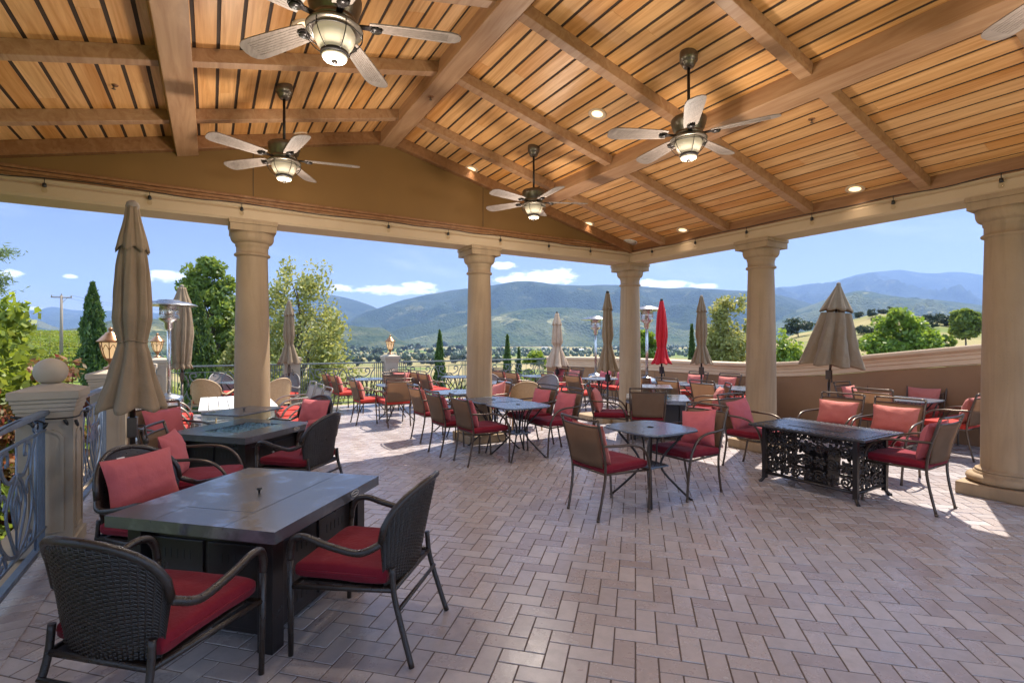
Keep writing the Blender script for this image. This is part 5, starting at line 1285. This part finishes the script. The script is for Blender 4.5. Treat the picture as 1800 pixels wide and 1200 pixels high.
# the visible sprig, pointing right in the picture
for (dx, dz, L_) in ((1.0, 5.05, .32), (.9, 4.62, .18), (1.05, 4.40, .05)):
    P = catmull([(0, 0, dz-.25), (.6*CY+.1, -.6*SY, dz-.05), ((.9+L_)*CY*.82, -(.9+L_)*SY*.82, dz+.08)], 8); b.tube(P, [.02*(1-.8*i/(len(P)-1)) for i in range(len(P))], 5)
    for i in range(420):
        q = P[int(len(P)*(.3+.7*rng.random())*.999)]; CC.append((q.x + rng.normal(0, .10), q.y + rng.normal(0, .10), q.z + rng.normal(0, .05) - .02))
b.build('trunk', M['bark'], e); V, F = leaf_quads(np.array(CC), .05, rng, up=.0, aspect=.16); npmesh('needles', V, F, M['needle'], False, e)

# oaks that can be told apart on the golden hill and in the valley
protos = [tree('oak_tree', 'oak', 0, 0, -500, 8.0, 4.2, M['leaf_oak'], None, n=2200, ls=.5, seed=90+i, zc0=.12) for i in range(3)]
OAKS = [(1403, 592, 31, 'h'), (1511, 559, 12, 'h'), (1533, 558, 15, 'h'), (1541, 569, 11, 'h'), (1550, 548, 9, 'h'), (1566, 552, 14, 'h'), (1513, 588, 16, 'h'), (1533, 592, 20, 'h'), (1520, 610, 13, 'h'), (1462, 590, 13, 'h'), (1618, 572, 16, 'h'), (1632, 570, 18, 'h'), (1646, 571, 19, 'h'), (1660, 573, 18, 'h'), (1674, 575, 20, 'h'), (1686, 574, 17, 'h'), (1715, 572, 19, 'h'), (1640, 577, 13, 'h'),
        (664, 626, 14, 'v'), (638, 620, 11, 'v'), (620, 615, 8, 'v'), (651, 637, 11, 'v'), (667, 637, 12, 'v'), (679, 637, 10, 'v'), (616, 627, 9, 'v'), (710, 617, 9, 'v'), (736, 616, 12, 'v'), (722, 614, 9, 'v'), (755, 624, 11, 'v'), (729, 630, 9, 'v'), (744, 630, 9, 'v'), (786, 628, 11, 'v'), (793, 622, 14, 'v'), (768, 613, 10, 'v'), (808, 616, 10, 'v'), (660, 611, 11, 'v'), (668, 611, 12, 'v'), (676, 611, 11, 'v'), (684, 611, 10, 'v'), (606, 640, 13, 'v'), (630, 644, 15, 'v'), (700, 640, 13, 'v'), (716, 645, 15, 'v'), (740, 640, 12, 'v'), (758, 643, 14, 'v'), (800, 640, 15, 'v'), (815, 634, 12, 'v'), (872, 640, 13, 'v'), (928, 625, 10, 'v'), (938, 632, 12, 'v'), (990, 622, 9, 'v'), (1012, 620, 8, 'v'), (880, 622, 10, 'v'), (645, 607, 9, 'v'), (700, 606, 9, 'v'), (1090, 618, 9, 'v'), (1150, 622, 10, 'v'), (1180, 618, 9, 'v'), (745, 607, 10, 'v'), (780, 609, 9, 'v')]
HW = ['topmost', 'second', 'third', 'fourth', 'fifth', 'sixth']
def ray_land(px, py):
    t_ = (px-900)/F_PX
    zc = np.geomspace(40, 3000, 900); x = CY*t_*zc + SY*zc; y = -SY*t_*zc + CY*zc
    hit = np.where(land(x, y) >= CAM_H + (600-py)/F_PX*zc)[0]
    return float(zc[hit[0]]) if len(hit) else None
for i, (px, py, h_, k) in enumerate(OAKS):
    zc = None; yy = py
    while zc is None and yy < py + 30: zc = ray_land(px, yy); yy += 1
    if zc is None: zc = 280 if k == 'h' else 800
    x, y = at(px, zc); src = protos[i % 3]; o = src if i < 3 else copy_tree(src); o.location = (x, y, float(land(x, y)) - .2); s_ = max(.3, h_/F_PX*zc/8.0); o.scale = (s_*(1.05 + .2*math.sin(i*2.1)), s_*(1.05 + .2*math.cos(i*1.7)), s_); o.rotation_euler = (0, 0, i*1.3)
    if k == 'h': lab = ['round dark oak at the left foot of the golden hill', 'dark oak standing on the bare slope of the golden hill', 'dark oak in the belt of trees along the hill crest at the right'][0 if i == 0 else (1 if i < 10 else 2)]
    else: lab = 'dark oak dotted over the dry valley fields left of the middle column'
    tag(o, lab, 'tree', 'oaks on the golden hill' if k == 'h' else 'oaks in the valley fields')
# far woods of the valley floor: too many to count
ico_v, ico_f = [], []
import bmesh
bm = bmesh.new(); bmesh.ops.create_icosphere(bm, subdivisions=2, radius=1.0); bv = np.array([v.co[:] for v in bm.verts]); bf = np.array([[v.index for v in f.verts] for f in bm.faces]); bm.free()
rng = np.random.default_rng(5); n = 14000
rr = np.exp(rng.uniform(np.log(330), np.log(3000), n)); aa = np.radians(rng.uniform(-52, 50, n)); xc = rr*np.sin(aa); zc = rr*np.cos(aa); x = CY*xc + SY*zc; y = -SY*xc + CY*zc
dens = fbm(x/260, y/260, 4, 77); strip = abs(((y*.3 + x*.95)/330) % 1 - .5) < .05
azd = np.degrees(aa); keep = ((dens > .56) | (strip & (dens > .40))) & ((rr > 450) | (dens > .62)) & ~((azd < -31) & (rr < 520)) & ~((azd > 25) & (rr < 700))
x, y, rr = x[keep][:2500], y[keep][:2500], rr[keep][:2500]; hgt = rng.uniform(4, 9.5, len(x))*np.interp(rr, [330, 900, 3000], [.7, 1, 1.5]); z = land(x, y)
cone = rng.random(len(x)) < .3
VV = bv[None]*np.stack([hgt*.5*np.where(cone, .6, 1.05), hgt*.5*np.where(cone, .6, 1.05), hgt*.55*np.where(cone, 1.25, 1)], -1)[:, None, :]
nzv = 1 + .35*(vnoise(VV[..., 0]*.5 + x[:, None], VV[..., 1]*.5 + VV[..., 2]*.6 + y[:, None], 5)-.5)*2
VV = VV*nzv[..., None] + np.stack([x, y, z + hgt*.42], -1)[:, None, :]
FF = (bf[None] + (np.arange(len(x))*len(bv))[:, None, None]).reshape(-1, 3)
tag(npmesh('far_woods', VV.reshape(-1, 3), FF, M['woods'], False), kind='stuff', label='scattered far woods over the valley floor', cat='woods')
# vineyard: rows of trellised vines across the left slope
gr = 'vine rows on the left slope'
for k in range(17):
    d0 = 44 + k*4.1; pts = []
    V = []; rng = np.random.default_rng(300+k)
    # rows run across the view, slightly slanting away
    L0, L1 = -1.35, -.56
    n = 5200; s = rng.random(n); T = L0 + (L1-L0)*s; zc = d0*(1 + .10*s); xc = T*zc; x = CY*xc + SY*zc; y = -SY*xc + CY*zc; z = land(x, y)
    ms = zc[0]*0 + np.array(0)
    C = np.stack([x + rng.normal(0, .16, n), y + rng.normal(0, .13, n), z + .42 + .62*rng.random(n)**.8], -1)
    e = empty('vine_row', (float(CY*L1*d0*1.1 + SY*d0*1.1), float(-SY*L1*d0*1.1 + CY*d0*1.1), float(z.min()))); tag(e, 'green trellised vine row running across the slope left of the first column', 'vine row', gr)
    C -= np.array(e.location); Vq, Fq = leaf_quads(C, .125, rng, up=.3, aspect=.6); npmesh('vine_leaves', Vq, Fq, M['vine'], False, e)
    b = MB()
    for q in np.linspace(0, 1, 42):
        zc_ = d0*(1 + .10*q); t_ = L0 + (L1-L0)*q; px_, py_ = CY*t_*zc_ + SY*zc_, -SY*t_*zc_ + CY*zc_; zz = float(land(px_, py_)); v0 = Vector((px_, py_, zz)) - e.location
        b.box(v0 + Vector((0, 0, .5)), (.07, .07, 1.1))
    b.build('trellis_posts', M['polewood'], e)
# utility pole
x, y = at(108, 62); zb = float(land(x, y)) - .3; e = empty('utility_pole', (x, y, zb)); tag(e, 'weathered utility pole with a crossarm before the vineyard', 'pole'); H = zat(519, 62) - zb
b = MB(); b.tube([(0, 0, 0), (0, 0, H)], [.19, .13], 10); b.build('post', M['polewood'], e)
d = Vector((CY, -SY, 0)); ca = Vector(((d.x + SY*.35), (d.y + CY*.35), 0)).normalized()
b = MB(); b.tube([-ca*1.05 + Vector((0, 0, H-.25)), ca*1.05 + Vector((0, 0, H-.25))], .075, 6); b.tube([Vector((0, 0, H-1.0)), ca*.6 + Vector((0, 0, H-.3))], .03, 5); b.build('crossarm', M['polewood'], e)
for s in (-.98, -.0, .98):
    b = MB(); b.lathe([(.05, 0), (.07, .08), (.045, .16), (.05, .2), (.0001, .22)], 8, c=ca*s + Vector((0, 0, H-.18 if s else H))); b.build('insulator', M['greymetal'], e)
for s in (-.98, .98):
    q0 = ca*s + Vector((0, 0, H+.02)); out = Vector((-ca.y, ca.x, 0))
    b = MB(); b.tube([q0 + out*(t_*60) + Vector((0, 0, -6*t_*(1-t_)*.6 + t_*2)) for t_ in np.linspace(0, 1, 12)], .012, 4); b.build('wire', M['black'], e)
# low farm buildings far off in the valley
def barn(px, py, w, d, h, ang, wall, roofm, lab):
    zc = ray_land(px, py) or 900; x, y = at(px, zc); e = empty('farm_building', (x, y, float(land(x, y))), R(ang)); tag(e, lab, 'building', 'farm buildings in the valley')
    b = MB(); b.slab(-w/2, w/2, -d/2, d/2, -1, h); b.prism([(-d/2, h), (d/2, h), (0, h + d*.22)], -w/2, w/2, 'x'); b.build('wall', wall, e)
    b = MB()
    for s in (-1, 1): b.prism([(s*(d/2+.5), h-.15), (0, h + d*.22 + .1), (0, h + d*.22 + .35), (s*(d/2+.5), h+.12)], -w/2-.5, w/2+.5, 'x')
    b.build('roof', roofm, e)
    b = MB()
    for i in range(3): b.slab(-w/3 + i*w/3 - 1, -w/3 + i*w/3 + 1, -d/2-.06, -d/2-.02, 1, 2.6)
    b.build('window', M['firebase'], e)
barn(622, 606, 26, 9, 3.5, 20, M['white'], M['coping'], 'long pale farm building on the dry slope left of the lantern'); barn(728, 613, 22, 9, 3.5, 10, M['concrete'], M['roofing'], 'grey farm building among trees right of the lantern')
barn(957, 613, 20, 10, 4, -25, M['white'], M['concrete'], 'pale farmhouse in the valley left of the pale umbrella'); barn(1018, 616, 26, 8, 3, -10, M['white'], M['white'], 'white low shed in the valley right of the pale umbrella')

# ------------------------------------------------------------------ air, sky, sun
SUN = Vector((.55, .215, 1)).normalized(); ELEV = math.asin(SUN.z); ROT = math.atan2(SUN.x, SUN.y)
b = MB(); b.slab(-15500, 15500, -15500, 15500, -80, 1380)
t = NT('valley_haze'); pv = t.n('ShaderNodeVolumePrincipled'); pv.inputs['Color'].default_value = (.37, .56, 1.0, 1); pv.inputs['Density'].default_value = HAZE; pv.inputs['Anisotropy'].default_value = .1
t.link(pv.outputs[0], t.out.inputs['Volume'])
hz = b.build('haze', t.m); tag(hz, 'thin blue haze over the valley', 'haze', kind='stuff')
w = bpy.data.worlds.new('World'); sc.world = w; w.use_nodes = True; nt = w.node_tree; nt.nodes.clear()
def wn(typ, **kw):
    x = nt.nodes.new(typ)
    for k, v in kw.items(): setattr(x, k, v)
    return x
out = wn('ShaderNodeOutputWorld'); bg = wn('ShaderNodeBackground'); sky = wn('ShaderNodeTexSky', sky_type='NISHITA', sun_disc=False, sun_elevation=ELEV, sun_rotation=ROT, altitude=500, air_density=1.15, dust_density=.5, ozone_density=2.5)
tm = wn('ShaderNodeMix', data_type='RGBA', blend_type='MULTIPLY'); tm.inputs[0].default_value = 1; nt.links.new(sky.outputs[0], tm.inputs[6]); tm.inputs[7].default_value = (.90, .82, .90, 1); skyc = tm.outputs[2]
tc = wn('ShaderNodeTexCoord'); sep = wn('ShaderNodeSeparateXYZ'); nt.links.new(tc.outputs['Generated'], sep.inputs[0])
def wm(op, a, b=0.0, c=0.0):
    x = wn('ShaderNodeMath', operation=op)
    for i, v in enumerate((a, b, c)):
        if isinstance(v, bpy.types.NodeSocket): nt.links.new(v, x.inputs[i])
        else: x.inputs[i].default_value = v
    return x.outputs[0]
azm = wm('ARCTAN2', sep.outputs[0], sep.outputs[1]); el = wm('ARCSINE', sep.outputs[2])
def cloud(px, py, hw, hh):
    t_ = (px-900)/F_PX; X_, Y_ = CY*t_ + SY, -SY*t_ + CY; a0 = math.atan2(X_, Y_); hyp = math.hypot(X_, Y_); e0 = math.atan((600-py)/F_PX/hyp)
    k = 1/(F_PX*(1+t_*t_)); ke = 1/(F_PX*hyp)
    dx = wm('DIVIDE', wm('SUBTRACT', azm, a0), hw*k); dy = wm('DIVIDE', wm('SUBTRACT', el, e0), hh*ke)
    return wm('SUBTRACT', 1.0, wm('ADD', wm('MULTIPLY', dx, dx), wm('MULTIPLY', dy, dy)))
CL = [(296, 485, 44, 13), (250, 490, 30, 7), (690, 510, 95, 10), (735, 503, 40, 10), (600, 506, 30, 8), (886, 467, 26, 8), (950, 489, 75, 17), (985, 483, 30, 14), (905, 492, 50, 9), (1170, 502, 62, 11), (1140, 498, 30, 10), (125, 486, 16, 6), (18, 481, 30, 9), (20, 541, 70, 7), (1240, 503, 30, 6), (-120, 470, 80, 20), (2000, 430, 120, 26)]
m_ = None
for c_ in CL:
    v = cloud(*c_); m_ = v if m_ is None else wm('MAXIMUM', m_, v)
cv = wn('ShaderNodeCombineXYZ'); nt.links.new(wm('MULTIPLY', azm, 30.0), cv.inputs[0]); nt.links.new(wm('MULTIPLY', el, 75.0), cv.inputs[1])
nz = wn('ShaderNodeTexNoise'); nz.inputs['Scale'].default_value = 1.6; nz.inputs['Detail'].default_value = 7; nz.inputs['Roughness'].default_value = .62; nt.links.new(cv.outputs[0], nz.inputs['Vector'])
mr = wn('ShaderNodeMapRange', interpolation_type='SMOOTHSTEP'); mr.inputs[1].default_value = .12; mr.inputs[2].default_value = .85
nt.links.new(wm('ADD', wm('MAXIMUM', m_, -1.5), wm('MULTIPLY', wm('SUBTRACT', nz.outputs['Fac'], .5), 2.4)), mr.inputs[0])
# thin cirrus
cv2 = wn('ShaderNodeCombineXYZ'); nt.links.new(wm('MULTIPLY', azm, 2.2), cv2.inputs[0]); nt.links.new(wm('ADD', wm('MULTIPLY', el, 9.0), wm('MULTIPLY', azm, 1.2)), cv2.inputs[1])
nz2 = wn('ShaderNodeTexNoise'); nz2.inputs['Scale'].default_value = 1.8; nz2.inputs['Detail'].default_value = 6; nz2.inputs['Roughness'].default_value = .6; nt.links.new(cv2.outputs[0], nz2.inputs['Vector'])
mr2 = wn('ShaderNodeMapRange', interpolation_type='SMOOTHSTEP'); mr2.inputs[1].default_value = .5; mr2.inputs[2].default_value = .85; mr2.inputs[4].default_value = .2; nt.links.new(nz2.outputs['Fac'], mr2.inputs[0])
fac = wm('MAXIMUM', mr.outputs[0], mr2.outputs[0])
mx = wn('ShaderNodeMix', data_type='RGBA'); nt.links.new(fac, mx.inputs[0]); nt.links.new(skyc, mx.inputs[6]); mx.inputs[7].default_value = CLOUDC
# unseen bright cloud bank added to both sides to fill the shaded interior
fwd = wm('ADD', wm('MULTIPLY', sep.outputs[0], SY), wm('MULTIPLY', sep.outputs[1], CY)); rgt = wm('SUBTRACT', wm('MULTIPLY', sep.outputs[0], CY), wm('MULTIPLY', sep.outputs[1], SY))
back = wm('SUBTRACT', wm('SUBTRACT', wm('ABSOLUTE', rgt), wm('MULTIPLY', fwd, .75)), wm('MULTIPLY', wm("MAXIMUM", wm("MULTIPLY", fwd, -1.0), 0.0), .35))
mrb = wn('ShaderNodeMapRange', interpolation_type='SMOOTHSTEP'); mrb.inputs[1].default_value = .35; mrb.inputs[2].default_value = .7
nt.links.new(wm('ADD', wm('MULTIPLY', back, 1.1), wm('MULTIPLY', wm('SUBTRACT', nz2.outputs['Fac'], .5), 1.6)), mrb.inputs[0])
mxb = wn('ShaderNodeMix', data_type='RGBA'); nt.links.new(mrb.outputs[0], mxb.inputs[0]); nt.links.new(mx.outputs[2], mxb.inputs[6]); mxb.inputs[7].default_value = CLOUD_FILL
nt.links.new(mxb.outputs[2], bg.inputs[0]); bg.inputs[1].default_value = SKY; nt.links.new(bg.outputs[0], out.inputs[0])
sl = bpy.data.lights.new('sun', 'SUN'); sl.energy = SUNE; sl.angle = R(.53); sl.color = (1.0, .93, .82); so = bpy.data.objects.new('sun', sl); col.objects.link(so); so.rotation_euler = SUN.to_track_quat('Z', 'Y').to_euler()
# the lit lamps of the ceiling: recessed downlights and fan globes
for i, o in enumerate(list(sc.objects)):
    if o.type != 'EMPTY': continue
    if o.name.startswith('recessed_lamp'):
        L = bpy.data.lights.new('downlight', 'SPOT'); L.energy = SPOTW; L.spot_size = R(115); L.spot_blend = 1.0; L.shadow_soft_size = .06; L.color = (1, .84, .66)
        lo = bpy.data.objects.new('downlight', L); col.objects.link(lo); lo.location = o.location + Vector((0, 0, -.03))
    elif o.name.startswith('ceiling_fan'):
        L = bpy.data.lights.new('fan_light', 'POINT'); L.energy = FANW; L.shadow_soft_size = .09; L.color = (1, .91, .80)
        lo = bpy.data.objects.new('fan_light', L); col.objects.link(lo); lo.location = o.location + Vector((0, 0, -.52))
sc.view_settings.view_transform = 'Standard'; sc.view_settings.look = 'None'; sc.view_settings.gamma = 1; sc.view_settings.exposure = EXPO
cy = sc.cycles; cy.use_denoising = True; cy.max_bounces = 10; cy.diffuse_bounces = 6; cy.glossy_bounces = 4; cy.transmission_bounces = 6; cy.transparent_max_bounces = 16; cy.volume_bounces = 0; cy.sample_clamp_indirect = 8
